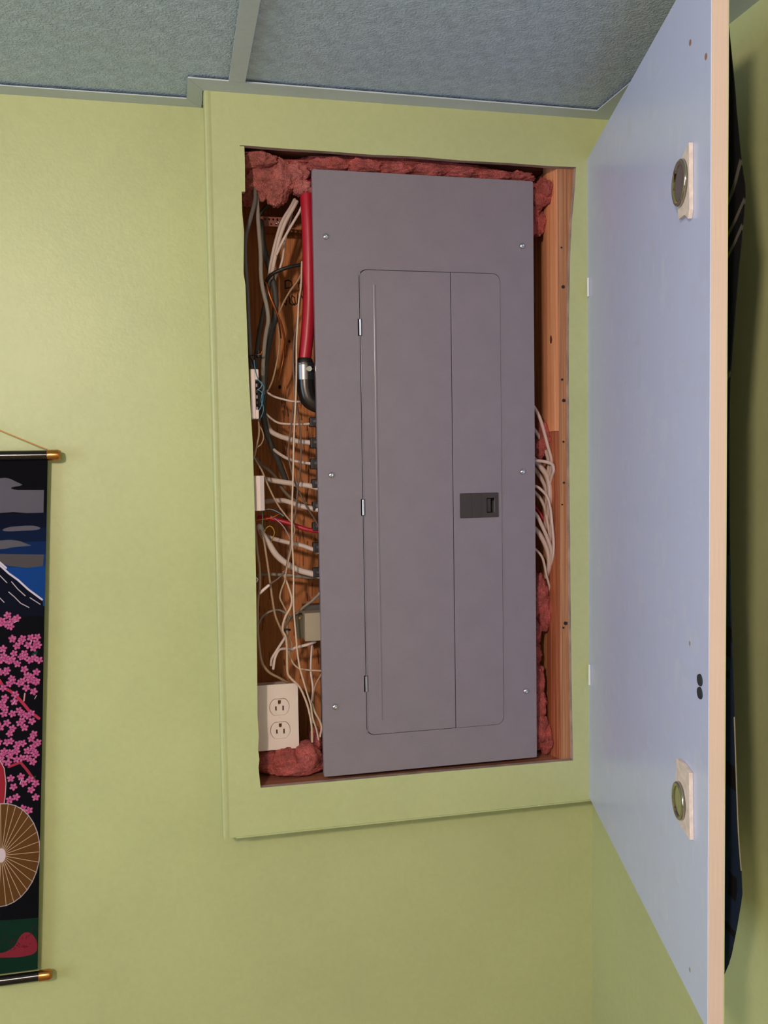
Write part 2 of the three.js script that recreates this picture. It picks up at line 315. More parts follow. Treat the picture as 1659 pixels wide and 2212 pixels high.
// each lump: centre x, y, z and half sizes (metres)
wool('insulation_batt', 'lumpy pink glass wool hanging in the corner above the gray cables', [
  [0.160, 2.040, -0.075, 0.032, 0.032, 0.035], [0.196, 2.046, -0.07, 0.026, 0.034, 0.034], [0.186, 2.024, -0.068, 0.022, 0.029, 0.028],
  [0.142, 2.018, -0.09, 0.018, 0.020, 0.03], [0.222, 2.050, -0.065, 0.026, 0.024, 0.03], [0.234, 2.026, -0.062, 0.020, 0.014, 0.026], [0.150, 2.066, -0.06, 0.04, 0.016, 0.04]]);
wool('insulation_batt', 'strip of pink glass wool squeezed between the panel cover and the opening top', [
  [0.275, 2.058, -0.034, 0.04, 0.0135, 0.026], [0.335, 2.058, -0.036, 0.04, 0.014, 0.03], [0.392, 2.055, -0.032, 0.036, 0.0135, 0.027], [0.45, 2.057, -0.036, 0.038, 0.0125, 0.03],
  [0.51, 2.055, -0.034, 0.04, 0.012, 0.03], [0.57, 2.055, -0.038, 0.038, 0.012, 0.03], [0.62, 2.055, -0.04, 0.03, 0.012, 0.03], [0.41, 2.07, -0.055, 0.2, 0.012, 0.03]], M.pinkRed, 0.3, 1.9);
wool('insulation_batt', 'ragged pink glass wool in the corner above the stud beside the panel', [
  [0.655, 2.024, -0.055, 0.022, 0.030, 0.03], [0.672, 2.036, -0.045, 0.016, 0.026, 0.028], [0.652, 1.985, -0.07, 0.017, 0.032, 0.03], [0.67, 1.985, -0.066, 0.012, 0.024, 0.026]], M.pinkRed, 0.28, 1.8);
wool('insulation_batt', 'small tuft of pink glass wool behind the cables on the stud', [[0.676, 1.590, -0.058, 0.012, 0.034, 0.02], [0.670, 1.572, -0.066, 0.014, 0.024, 0.02]], M.pinkRed, 0.28, 1.8);
wool('insulation_batt', 'tall ragged mass of pink glass wool below the cables beside the stud', [
  [0.658, 1.295, -0.062, 0.024, 0.042, 0.03], [0.672, 1.262, -0.056, 0.013, 0.040, 0.024], [0.655, 1.225, -0.075, 0.018, 0.030, 0.03], [0.655, 1.180, -0.08, 0.020, 0.028, 0.03],
  [0.658, 1.130, -0.072, 0.019, 0.038, 0.03], [0.66, 1.085, -0.066, 0.018, 0.034, 0.03], [0.660, 1.035, -0.06, 0.022, 0.036, 0.03], [0.673, 1.02, -0.056, 0.013, 0.032, 0.026]], M.pinkRed, 0.28, 1.8);
wool('insulation_batt', 'rounded pink glass wool stuffed under the wall outlet', [
  [0.150, 1.014, -0.082, 0.028, 0.022, 0.03], [0.182, 1.018, -0.07, 0.028, 0.024, 0.034], [0.220, 1.020, -0.062, 0.026, 0.028, 0.034], [0.2, 1.006, -0.06, 0.05, 0.016, 0.03], [0.238, 1.046, -0.08, 0.012, 0.022, 0.024]], M.pinkRed, 0.2, 1.4);

// ---------------------------------------------------------------- breaker panel
{
  const p = thing('breaker_panel', 'gray steel breaker panel with closed hinged door set in the wall opening', 'breaker panel');
  const zf = -0.004, y = (v) => 1.55 + v;
  mesh('enclosure_box', merge(box(0.252, 0.255, y(-0.535), y(0.478), -0.1, -0.0065), box(0.621, 0.624, y(-0.535), y(0.478), -0.1, -0.0065), box(0.252, 0.624, y(0.475), y(0.478), -0.1, -0.0065), box(0.252, 0.624, y(-0.535), y(-0.532), -0.1, -0.0065), box(0.252, 0.624, y(-0.535), y(0.478), -0.103, -0.1)), M.can, p);
  const D = { x0: 0.318, x1: 0.5715, y0: y(-0.481), y1: y(0.3275), r: 0.014 }, gap = 0.0009;
  const cov = rrect(0.240, y(-0.549), 0.6362, y(0.4925), 0.004);
  // opening for the door with a notch at each hinge
  const hs = [y(0.2298), y(-0.0798), y(-0.3897)], hh = 0.0145, nw = 0.0032;
  const hole = (e, cut) => {
    const s = new THREE.Path(), { x0, x1, y0, y1, r } = D, a = x0 - e, b = x1 + e, c = y0 - e, d = y1 + e;
    s.moveTo(a + r, c); s.lineTo(b - r, c); s.absarc(b - r, c + r, r, -Math.PI / 2, 0); s.lineTo(b, d - r); s.absarc(b - r, d - r, r, 0, Math.PI / 2); s.lineTo(a + r, d); s.absarc(a + r, d - r, r, Math.PI / 2, Math.PI);
    for (const q of hs) { s.lineTo(a, q + hh); s.lineTo(a + cut, q + hh); s.lineTo(a + cut, q - hh); s.lineTo(a, q - hh); }
    s.lineTo(a, c + r); s.absarc(a + r, c + r, r, Math.PI, 1.5 * Math.PI); return s;
  };
  cov.holes.push(hole(gap, -nw));
  mesh('cover_plate', uvm(ext(cov, zf - 0.0016, zf, 0.0004)), M.cover, p);
  const flange = [box(0.240, 0.2412, y(-0.549), y(0.4925), zf - 0.012, zf - 0.0014), box(0.635, 0.6362, y(-0.549), y(0.4925), zf - 0.012, zf - 0.0014), box(0.240, 0.6362, y(0.4913), y(0.4925), zf - 0.012, zf - 0.0014), box(0.240, 0.6362, y(-0.549), y(-0.5478), zf - 0.012, zf - 0.0014)];
  mesh('cover_flange', merge(flange), M.cover, p);
  mesh('dead_front', box(0.30, 0.59, y(-0.5), y(0.345), zf - 0.022, zf - 0.02), M.can, p);
  // door: hinged leaf and latch leaf with a seam between
  const door = new THREE.Group(); door.name = 'panel_door'; p.add(door);
  const sx = 0.4808, leaf = new THREE.Shape(), { x0, x1, y0, y1, r } = D;
  leaf.moveTo(x0 + r, y0); leaf.lineTo(sx - 0.0005, y0); leaf.lineTo(sx - 0.0005, y1); leaf.lineTo(x0 + r, y1); leaf.absarc(x0 + r, y1 - r, r, Math.PI / 2, Math.PI);
  for (const q of hs) { leaf.lineTo(x0, q + hh); leaf.lineTo(x0 + nw, q + hh); leaf.lineTo(x0 + nw, q - hh); leaf.lineTo(x0, q - hh); }
  leaf.lineTo(x0, y0 + r); leaf.absarc(x0 + r, y0 + r, r, Math.PI, 1.5 * Math.PI);
  mesh('hinged_leaf', uvm(ext(leaf, zf - 0.0016, zf + 0.0006, 0.0004)), M.cover, door);
  const l2 = new THREE.Shape(); l2.moveTo(sx + 0.0005, y0); l2.lineTo(x1 - r, y0); l2.absarc(x1 - r, y0 + r, r, -Math.PI / 2, 0); l2.lineTo(x1, y1 - r); l2.absarc(x1 - r, y1 - r, r, 0, Math.PI / 2); l2.lineTo(sx + 0.0005, y1); l2.closePath(); l2.holes.push(rrect(0.5425, y(-0.0955), 0.5582, y(-0.0690), 0.0006, THREE.Path));
  mesh('latch_leaf', uvm(ext(l2, zf - 0.0016, zf + 0.0018, 0.0004)), M.cover, door);
  { const b = new THREE.CylinderGeometry(0.0022, 0.0022, y1 - y0 - 0.05, 20); b.scale(1.15, 1, 0.55); b.translate(0.3437, (y0 + y1) / 2, zf + 0.0005); const rim = new THREE.CylinderGeometry(0.0009, 0.0009, y1 - y0 - 0.004, 12); rim.translate(x0 + 0.0009, (y0 + y1) / 2, zf + 0.0004); mesh('raised_bead', merge(b, rim), M.bead, door); }
  for (const q of hs) { const k = cyl(0.0024, 2 * hh - 0.002, 16); k.translate(x0 - 0.0002, q, zf + 0.0008); mesh('hinge', k, M.steel, p); }
  const lt = new THREE.Group(); lt.name = 'latch'; door.add(lt);
  const ls = rrect(0.4925, y(-0.1037), 0.565, y(-0.0595), 0.0015); ls.holes.push(rrect(0.5425, y(-0.0955), 0.5582, y(-0.0690), 0.0006, THREE.Path));
  mesh('latch_body', uvm(ext(ls, zf + 0.0018, zf + 0.0032, 0.0004)), M.latch, lt);
  mesh('latch_tab', rbox(0.5445, 0.5525, y(-0.0945), y(-0.0700), zf - 0.009, zf - 0.0035, 0.0005), M.latch, lt);
  mesh('latch_rib', merge(rbox(0.5135, 0.5143, y(-0.1025), y(-0.0605), zf + 0.003, zf + 0.0037, 0.0002), rbox(0.5315, 0.5325, y(-0.1025), y(-0.0605), zf + 0.003, zf + 0.0038, 0.0002)), M.latch, lt);
  const head = []; { const pr = [[0, 0.0036], [0.0006, 0.0024], [0.0012, 0.0036], [0.0024, 0.0034], [0.0040, 0.0026], [0.0050, 0.0013], [0.0053, 0], [0, 0]].map(([a, b]) => new THREE.Vector2(a, b)); const g = new THREE.LatheGeometry(pr, 24); g.rotateX(Math.PI / 2); head.push(g); }
  for (const [x, v] of [[0.2613, 0.3811], [0.6146, 0.3784], [0.263, -0.0225], [0.6123, -0.0233], [0.2617, -0.4265], [0.6154, -0.4243]]) { const s = mesh('screw', head[0], M.steel, p); s.position.set(x, y(v), zf); }
  // cable clamps on the box side
  for (const [u, r] of [[[243.7, 1620.5, -60], 0.0085], [[243.7, 1583.7, -60], 0.0095], [[243.8, 1546.9, -60], 0.0095], [[245.6, 1512.4, -60], 0.008], [[245.6, 1472.1, -60], 0.008], [[244.9, 1435.8, -60], 0.0075], [[245, 1398.6, -60], 0.009], [[244.1, 1353.9, -60], 0.0085]]) {
    const [cx, cy, cz] = u, xx = cx / 1000, yy = cy / 1000, zz = cz / 1000, x2 = 0.2525, xa = Math.min(xx - 0.009, x2 - 0.012);
    const b1 = rbox(xa, x2, yy - r, yy + r, zz - r, zz + r, 0.002, 3);
    const ring = rbox(x2 - 0.006, x2, yy - r - 0.002, yy + r + 0.002, zz - r - 0.001, zz + r + 0.001, 0.001, 2);
    const sc = cyl(0.0026, 0.006, 12, 'z'); sc.translate((xa + x2) / 2 - 0.001, yy + r * 0.15, zz + r + 0.001);
    const k = mesh('cable_clamp', merge(b1, ring), M.clamp, p); mesh('screw', sc, M.galv, k);
  }
}

// ---------------------------------------------------------------- red service cable and its elbow
tag(mesh('red_cable', tube([238.5, 2057, -70, 237.7, 2032.4, -62, 238.4, 1991.1, -56, 239.4, 1935.1, -54, 238.9, 1871.4, -54, 238.1, 1831.4, -54, 233.7, 1775.2, -54, 226.9, 1722.9, -54, 225.8, 1710.8, -54], 0.0116, 8, 20), M.red), 'thick red jacketed service cable running down beside the panel cover', 'cable');
{
  const e = thing('elbow_connector', 'dark metal elbow connector clamped on the end of the red cable', 'connector');
  mesh('elbow_body', merge(tube([227.7, 1722.1, -54, 228, 1698.7, -54, 229.2, 1677, -54, 234.6, 1660.8, -54, 247.5, 1652.7, -54, 260.7, 1651, -54], 0.0158, 8, 24)), M.darkMetal, e);
  const c1 = [227, 1710.8, -54]; const st = new THREE.CylinderGeometry(0.0172, 0.0168, 0.026, 28, 1, true); st.translate(c1[0] / 1000, c1[1] / 1000 - 0.004, c1[2] / 1000);
  const lip = new THREE.TorusGeometry(0.0155, 0.0022, 10, 28); lip.rotateX(Math.PI / 2); lip.translate(c1[0] / 1000, c1[1] / 1000 + 0.011, c1[2] / 1000);
  mesh('clamp_strap', merge(st, lip), M.galv, e);
  const c2 = [232.5, 1711.7, -38]; const sc = cyl(0.0045, 0.008, 16, 'z'); sc.translate(c2[0] / 1000, c2[1] / 1000, -0.036); const rod = cyl(0.0016, 0.026, 10, 'x'); rod.translate(c2[0] / 1000 + 0.012, c2[1] / 1000, -0.037);
  mesh('clamp_screw', merge(sc, rod), M.steel, e);
}

// ---------------------------------------------------------------- ground bar, terminal block, white box, outlet, transformer
{
  const a = [161.6, 1990.1, -120], b = [203.6, 1973, -120], g = thing('ground_bar', 'reddish drilled ground bar with one screw under the insulation', 'ground bar');
  const x0 = a[0] / 1000, x1 = b[0] / 1000 + 0.02, y1 = a[1] / 1000, y0 = b[1] / 1000, s = poly([x0, y0, x1, y0, x1, y1, x0, y1]);
  for (let i = 0; i < 8; i++) { const h = new THREE.Path(); h.absarc(x0 + 0.009 + i * 0.0075, y1 - 0.0045, 0.0019, 0, Math.PI * 2); s.holes.push(h); }
  for (let i = 0; i < 6; i++) { const h = new THREE.Path(); h.absarc(x0 + 0.02 + i * 0.009, y0 + 0.004, 0.0015, 0, Math.PI * 2); s.holes.push(h); }
  mesh('bar', ext(s, -0.1222, -0.117, 0.0004), std({ color: '#8a5040', roughness: 0.5, metalness: 0.3 }), g);
  const sc = [192.5, 1980, -117]; const k = new THREE.TorusGeometry(0.0022, 0.001, 8, 16); k.translate(sc[0] / 1000, sc[1] / 1000, -0.1165); mesh('screw', k, M.steel, g);
  mesh('standoff', box(x0 + 0.004, x1 - 0.004, y0 + 0.004, y1 - 0.006, -0.192, -0.1235), M.woodTan, g);
}
{
  const g = thing('terminal_block', 'white telephone terminal block with blue wires at the cut edge', 'terminal block');
  const a = [129.3, 1708.8, -16], b = [143.7, 1624.6, -16], c = [137.6, 1667.6, -16];
  const x0 = a[0] / 1000 - 0.0005, xm = c[0] / 1000, x1 = b[0] / 1000, y1 = a[1] / 1000, y0 = b[1] / 1000;
  mesh('spine', rbox(x0, xm, y0, y1, -0.045, -0.014, 0.002), M.plastic, g);
  mesh('end_block', rbox(xm - 0.002, x1, y1 - 0.018, y1, -0.045, -0.0155, 0.002), M.plastic, g);
  mesh('end_block', rbox(xm - 0.002, x1 - 0.001, y0, y0 + 0.016, -0.045, -0.0155, 0.002), M.plastic, g);
  for (let i = 0; i < 5; i++) { const yy = y1 - 0.027 - i * 0.0098; mesh('terminal', merge(rbox(xm - 0.001, x1 - 0.002, yy - 0.003, yy + 0.003, -0.04, -0.021, 0.0008)), i % 2 ? M.clamp : M.lilac, g); }
}
{
  const g = thing('junction_box', 'small ribbed white plastic box below the terminal block', 'junction box');
  const a = [129.7, 1528.3, -16], b = [148.7, 1468.7, -16], x0 = a[0] / 1000 - 0.0005, x1 = b[0] / 1000, y1 = a[1] / 1000, y0 = b[1] / 1000;
  const s = poly([x0, -0.048, x1, -0.048, x1, -0.018, x0 + (x1 - x0) * 0.62, -0.0128, x0, -0.0165]);
  const m = ext(s, 0, y1 - y0, 0.0008); m.rotateX(-Math.PI / 2); m.scale(1, 1, -1); { const q = m.index ? m.toNonIndexed() : m, t = q.attributes.position.array; for (let i = 0; i < t.length; i += 9) for (let k = 0; k < 3; k++) { const w = t[i + 3 + k]; t[i + 3 + k] = t[i + 6 + k]; t[i + 6 + k] = w; } q.computeVertexNormals(); q.translate(0, y0, 0); mesh('lid', q, M.plastic, g); }
  mesh('base', rbox(x0 + 0.001, x1 - 0.001, y0 + 0.001, y1 - 0.001, -0.06, -0.0485, 0.001), M.plastic, g);
}
{
  const g = thing('wall_outlet', 'white duplex outlet plate tucked behind the cut edge', 'outlet');
  const z = -0.062, a = [137.4, 1150.7, -60], b = [205, 1037.4, -60], t = [206.7, 1155.8, -60];
  const x0 = b[0] / 1000 - 0.079, x1 = b[0] / 1000, y0 = b[1] / 1000, y1 = t[1] / 1000;
  const cs = [[171, 1114.9, -60], [171.7, 1073, -60]].map((q) => [q[0] / 1000, q[1] / 1000]);
  const face = (cx, cy, e, P) => { const s = new P(); const r = 0.0172 + e, k = 0.0143 + e, an = Math.asin(k / r); s.absarc(cx, cy, r, -an, an); s.absarc(cx, cy, r, Math.PI - an, Math.PI + an); s.closePath(); return s; };
  const pl = rrect(x0, y0, x1, y1, 0.003); for (const [cx, cy] of cs) pl.holes.push(face(cx, cy, 0.0005, THREE.Path));
  mesh('wall_plate', ext(pl, z - 0.004, z, 0.0012), M.outlet, g);
  for (const [cx, cy] of cs) {
    const s = face(cx, cy, 0, THREE.Shape);
    for (const dx of [-0.0064, 0.0064]) { const h = new THREE.Path(), w = 0.0013, l = dx < 0 ? 0.0039 : 0.0044; h.moveTo(cx + dx - w, cy - 0.002 - l); h.lineTo(cx + dx - w, cy - 0.002 + l); h.lineTo(cx + dx + w, cy - 0.002 + l); h.lineTo(cx + dx + w, cy - 0.002 - l); h.closePath(); s.holes.push(h); }
    const h = new THREE.Path(); h.moveTo(cx - 0.0026, cy + 0.0125); h.lineTo(cx - 0.0026, cy + 0.0078); h.absarc(cx, cy + 0.0078, 0.0026, Math.PI, 2 * Math.PI); h.lineTo(cx + 0.0026, cy + 0.0125); h.closePath(); s.holes.push(h);
    const rc = mesh('receptacle', ext(s, z - 0.0035, z + 0.0014, 0.0004), M.outlet, g);
    mesh('contact', box(cx - 0.012, cx + 0.012, cy - 0.012, cy + 0.0135, z - 0.014, z - 0.006), M.contact, rc);
  }
  const sc = cyl(0.0028, 0.0016, 16, 'z'); sc.translate((cs[0][0] + cs[1][0]) / 2, (cs[0][1] + cs[1][1]) / 2, z + 0.0004); mesh('screw', sc, M.outlet, g);
  mesh('back_box', box(x0 + 0.008, x1 - 0.008, y0 + 0.01, y1 - 0.01, -0.125, z - 0.016), M.outlet, g);
}
{
  const g = thing('doorbell_transformer', 'small beige transformer box beside the panel cover', 'transformer');
  const a = [216.6, 1284.4, -40], b = [246, 1234.1, -40], x0 = a[0] / 1000, x1 = b[0] / 1000 + 0.01, y1 = a[1] / 1000, y0 = b[1] / 1000;
  mesh('cover', rbox(x0, x1, y0, y1, -0.075, -0.04, 0.0015), M.beige, g);
  mesh('side_plate', rbox(x0 - 0.013, x0 + 0.001, y0 + 0.003, y1 - 0.006, -0.085, -0.058, 0.001), M.beigeDark, g);
  const sc = cyl(0.0022, 0.004, 12, 'z'); const q = [209.6, 1273.8, -57]; sc.translate(q[0] / 1000, q[1] / 1000, -0.057); mesh('screw', sc, M.brass, g);
  mesh('bracket', box(x0 + 0.004, x1 - 0.004, y1 - 0.006, y1 + 0.008, -0.1, -0.077), M.galv, g);
}

// ---------------------------------------------------------------- cables and wires, one object each (paths in millimetres)
function cable(name, label, group, mat, r, mm) {
  const o = mesh(name, tube(mm, r / 1000, 6, r > 3 ? 12 : 8), mat);
  return tag(o, label, name.endsWith('wire') ? 'wire' : 'cable', group);
}
cable('gray_cable', "thick gray cable hugging the ragged cut edge beside the pink insulation", null, M.gray, 3.6, [149, 2031, -60, 147, 1997, -50, 138, 1965, -40, 129, 1934, -36, 127, 1895, -34, 129, 1849, -34, 130, 1794, -34, 132, 1740, -40, 136, 1712, -70, 139, 1681, -90]);
cable('gray_cable', "gray cable with a worn pale jacket bowing right below the insulation", null, M.graypale, 3.6, [152, 2038, -75, 152, 1996, -60, 153, 1956, -55, 155, 1912, -52, 155, 1868, -50, 158, 1844, -48, 163, 1819, -46, 165, 1794, -46, 162, 1778, -52, 159, 1755, -60, 157, 1720, -72, 157, 1673, -85]);
cable('gray_cable', "dark gray cable running from the ground bar down behind the terminal block", null, M.dgray, 5.3, [162, 1977, -105, 164, 1943, -100, 169, 1914, -95, 178, 1877, -90, 183, 1841, -86, 180, 1805, -84, 173, 1778, -84, 166, 1746, -86, 161, 1710, -88, 160, 1676, -90, 157, 1641, -92, 162, 1608, -95, 169, 1587, -100, 185, 1552, -115, 200, 1515, -130]);
cable('gray_cable', "gray cable slanting behind the tan wires above the terminal block", null, M.dgray, 4.1, [180, 1900, -145, 176, 1869, -138, 168, 1838, -124, 160, 1806, -106, 153, 1779, -90, 148, 1753, -74, 145, 1725, -76, 148, 1689, -88, 152, 1633, -96]);
cable('gray_cable', "gray cable rising from the ground bar toward the insulation", null, M.dgray, 2.9, [162, 1994, -118, 173, 2007, -116, 185, 2015, -112, 204, 2025, -110]);
cable('white_cable', "paired white cable fanning down from behind the red cable", null, M.white, 3.6, [223, 2008, -80, 217, 1997, -76, 202, 1971, -72, 191, 1943, -70, 184, 1917, -72, 178, 1889, -78, 175, 1872, -90]);
cable('white_cable', "white cable lying against its twin left of the red cable", null, M.white, 3.2, [221, 2014, -90, 213, 1999, -84, 197, 1973, -80, 187, 1945, -78, 180, 1919, -80, 175, 1894, -86, 172, 1874, -96]);
cable('white_cable', "thin white cable crossing over the paired white cables", null, M.white, 2.4, [230, 1996, -64, 224, 1984, -62, 207, 1956, -60, 192, 1929, -60, 184, 1912, -64]);
cable('white_cable', "short thin white cable beside the paired white cables", null, M.white, 1.6, [216, 1990, -90, 212, 1976, -88, 206, 1956, -88, 203, 1943, -92]);
cable('white_cable', "thin white cable hanging down to the black taped lead", null, M.white, 2, [200, 1935, -80, 198, 1923, -76, 195, 1906, -72, 189, 1887, -74, 185, 1881, -84, 182, 1867, -92, 180, 1854, -98]);
cable('black_cable', "black taped lead arching left from the red cable", null, M.black, 3.2, [230, 1896, -62, 222, 1894, -60, 203, 1889, -58, 186, 1883, -60, 174, 1877, -66, 168, 1870, -74, 165, 1864, -84]);
cable('white_cable', "thin white wire slanting from the red cable to the copper strands", null, M.tan, 1.6, [226, 1879, -66, 220, 1868, -66, 206, 1849, -68, 197, 1834, -74, 189, 1816, -84]);
cable('copper_wire', "bare copper ground wire curving under the black taped lead", null, M.copper, 2, [165, 1868, -78, 167, 1857, -72, 171, 1842, -70, 178, 1825, -72, 185, 1810, -78, 193, 1793, -88, 200, 1768, -104, 203, 1742, -120]);
cable('copper_wire', "second bare copper strand twisted beside the ground wire", null, M.copper2, 1.6, [169, 1860, -80, 172, 1847, -76, 176, 1829, -74, 183, 1814, -80, 189, 1796, -92, 193, 1774, -106]);
cable('copper_wire', "short bare copper wire against the plywood beside the red cable", null, M.copper, 1.7, [203, 1770, -126, 200, 1755, -120, 198, 1738, -116, 194, 1719, -118, 190, 1701, -128]);
cable('tan_wire', "tan wire bowing out right of the dark gray cable", null, M.tan, 1.6, [185, 1805, -96, 186, 1794, -88, 187, 1770, -78, 185, 1746, -74, 180, 1721, -74, 173, 1694, -78, 166, 1679, -84, 164, 1676, -88]);
cable('tan_wire', "long pale wire dropping beside the red cable to the bundle at the outlet", null, M.tanl, 1.6, [227, 1899, -58, 222, 1852, -40, 217, 1827, -34, 214, 1792, -30, 211, 1759, -28, 210, 1724, -28, 209, 1692, -28, 207, 1653, -28, 204, 1611, -28, 202, 1576, -28, 200, 1529, -28, 197, 1472, -28, 196, 1429, -28, 196, 1406, -28, 197, 1382, -28, 197, 1347, -28, 196, 1312, -28, 197, 1277, -28, 199, 1247, -28, 201, 1218, -28, 205, 1189, -29, 211, 1166, -30, 217, 1144, -32, 224, 1119, -34, 226, 1101, -35, 233, 1077, -38, 237, 1057, -40]);
cable('brown_wire', "long brown wire weaving past the pale wire and ending in a frayed white tip", null, M.brown, 1.6, [230, 1881, -62, 225, 1855, -52, 218, 1812, -46, 211, 1776, -42, 207, 1751, -40, 206, 1721, -40, 207, 1685, -38, 208, 1655, -36, 211, 1637, -36, 214, 1615, -36, 216, 1581, -36, 214, 1541, -36, 209, 1506, -36, 206, 1477, -37, 202, 1451, -38, 196, 1420, -38, 190, 1388, -38, 184, 1363, -36, 172, 1350, -34, 158, 1341, -32, 152, 1336, -31]);
cable('brown_wire', "brown wire swinging across the white cables to the cover's edge", null, M.brown, 1.6, [206, 1654, -46, 201, 1617, -44, 197, 1590, -44, 195, 1565, -44, 198, 1541, -44, 206, 1512, -44, 214, 1494, -44, 226, 1470, -44, 238, 1451, -46, 249, 1431, -50]);
cable('white_cable', "thin white cable sagging from the gray bundle to the elbow connector", null, M.white, 2, [163, 1678, -92, 167, 1673, -86, 176, 1667, -80, 191, 1662, -76, 207, 1658, -72, 222, 1657, -68, 236, 1657, -64]);
cable('white_cable', "white cable entering the uppermost clamp below the elbow connector", null, M.white, 2, [158, 1646, -100, 162, 1638, -94, 170, 1629, -86, 181, 1621, -78, 197, 1618, -70, 220, 1617, -62, 240, 1618, -60]);
cable('white_cable', "wide white cable entering the second clamp below the elbow connector", null, M.white, 4.5, [163, 1629, -112, 166, 1616, -104, 171, 1606, -96, 183, 1598, -86, 198, 1592, -74, 216, 1587, -64, 240, 1584, -60]);
cable('white_cable', "white cable entering the third clamp below the elbow connector", null, M.white, 2.8, [162, 1594, -128, 169, 1583, -116, 176, 1573, -100, 186, 1564, -86, 197, 1557, -76, 215, 1551, -66, 240, 1547, -60]);
cable('white_cable', "printed white cable running level behind the small white box to the panel", null, M.white, 4.8, [149, 1523, -110, 162, 1520, -98, 173, 1518, -88, 196, 1514, -76, 214, 1511, -66, 229, 1509, -60, 252, 1503, -58]);
cable('brown_cable', "brown cable slanting down behind the level printed white cable", null, M.browng, 3.2, [140, 1558, -60, 146, 1549, -70, 163, 1538, -90, 178, 1524, -104, 191, 1501, -104, 203, 1487, -96, 218, 1477, -84, 237, 1471, -66, 251, 1469, -60]);
cable('white_cable', "white cable arching to the clamp just above the red branch cable", null, M.white, 4.5, [161, 1480, -112, 172, 1482, -100, 181, 1482, -92, 190, 1482, -84, 205, 1477, -74, 219, 1472, -64, 250, 1465, -54]);
cable('red_cable', "red branch cable crossing the gap into the panel's side", null, M.red, 4, [145, 1453, -84, 161, 1452, -78, 177, 1448, -72, 194, 1443, -68, 212, 1436, -64, 230, 1430, -60, 252, 1427, -58]);
cable('white_cable', "white cable dropping to the clamp just below the red branch cable", null, M.white, 4, [155, 1419, -110, 169, 1414, -98, 183, 1410, -86, 200, 1406, -74, 218, 1402, -66, 234, 1396, -60, 249, 1390, -58]);
cable('white_cable', "thickest white cable sweeping down from the yellow wire loop into the panel", null, M.white, 5.6, [143, 1438, -66, 148, 1425, -66, 160, 1406, -66, 171, 1388, -66, 183, 1376, -66, 200, 1364, -64, 218, 1356, -62, 236, 1351, -60, 250, 1347, -58]);
cable('white_cable', "gray-white cable crossing level behind the thickest white cable", null, M.graypale, 3.3, [136, 1347, -120, 156, 1348, -112, 179, 1347, -104, 203, 1345, -96, 223, 1343, -88, 250, 1342, -80]);
cable('tan_wire', "tan wire slanting from the terminal block across to the pale bundle", null, M.tan, 1.6, [134, 1562, -40, 138, 1553, -38, 147, 1537, -36, 153, 1521, -34, 164, 1495, -33, 175, 1474, -32, 188, 1456, -31, 199, 1442, -33, 201, 1431, -34, 197, 1416, -34, 194, 1398, -34, 190, 1382, -34, 184, 1356, -34, 182, 1345, -32, 176, 1330, -32, 173, 1316, -32, 178, 1303, -32, 184, 1290, -36, 186, 1273, -46, 186, 1254, -60]);
cable('tan_wire', "pale wire looping right then left above the outlet", null, M.tanl, 2, [181, 1359, -40, 184, 1347, -38, 190, 1329, -36, 194, 1311, -35, 191, 1297, -34, 182, 1282, -33, 177, 1267, -33, 177, 1256, -34, 182, 1245, -36, 184, 1222, -40, 184, 1198, -42, 185, 1178, -42, 191, 1169, -42, 198, 1162, -42, 205, 1154, -42, 213, 1136, -42, 220, 1114, -42, 225, 1084, -42, 226, 1053, -44]);
cable('tan_wire', "tan wire hanging from the yellow loop down to the splice bundle", null, M.tan, 2, [144, 1432, -54, 148, 1419, -50, 153, 1382, -46, 157, 1347, -44, 161, 1311, -44, 166, 1281, -46, 174, 1260, -48, 180, 1245, -54, 185, 1227, -64]);
cable('tan_wire', "long tan wire following the cut edge then sweeping to the outlet's top", null, M.tan, 2.4, [133, 1454, -50, 134, 1430, -44, 136, 1396, -38, 139, 1366, -34, 138, 1332, -34, 135, 1314, -36, 134, 1278, -40, 134, 1254, -42, 136, 1230, -44, 141, 1199, -48, 153, 1181, -54, 171, 1168, -62, 188, 1155, -74, 201, 1142, -86]);
cable('gray_cable', "gray wire arching above the splice bundle", null, M.graypale, 2, [136, 1255, -70, 139, 1267, -70, 146, 1278, -70, 159, 1286, -70, 174, 1288, -70, 187, 1281, -70, 194, 1271, -74]);
cable('white_wire', "white wire tail bent down and left from the splice bundle", null, M.white, 2.4, [187, 1250, -56, 183, 1242, -52, 177, 1234, -50, 166, 1218, -50, 158, 1204, -52, 157, 1193, -56]);
cable('white_wire', "white wire tail curling down beside the other bent tail", null, M.white, 2.4, [197, 1217, -64, 185, 1220, -58, 172, 1220, -52, 164, 1208, -48, 160, 1188, -48]);
cable('white_wire', "thin pale wire reaching level to the cover's edge below the transformer", null, M.tanl, 1.6, [187, 1247, -58, 190, 1240, -60, 195, 1225, -64, 191, 1211, -64, 195, 1196, -62, 205, 1184, -60, 219, 1180, -58, 247, 1176, -58]);
cable('white_cable', "pinkish white cable tied under the beige transformer", null, M.white, 2.8, [237, 1229, -60, 221, 1224, -60, 207, 1221, -62, 197, 1217, -66, 191, 1211, -72]);
cable('white_wire', "white wire hanging straight down from the beige transformer", null, M.white, 2, [233, 1229, -70, 232, 1216, -68, 230, 1196, -66, 229, 1172, -64, 231, 1151, -60, 231, 1138, -58, 227, 1115, -54, 229, 1086, -50]);
cable('tan_wire', "tan wire slanting from the cover's edge down to the pale bundle", null, M.tan, 1.6, [249, 1171, -62, 238, 1155, -58, 232, 1140, -55, 229, 1119, -52, 227, 1098, -52]);
cable('tan_wire', "short tan wire curling at the bottom of the pale bundle", null, M.tanl, 2, [228, 1120, -48, 232, 1106, -46, 240, 1090, -44, 243, 1078, -42, 240, 1062, -42]);
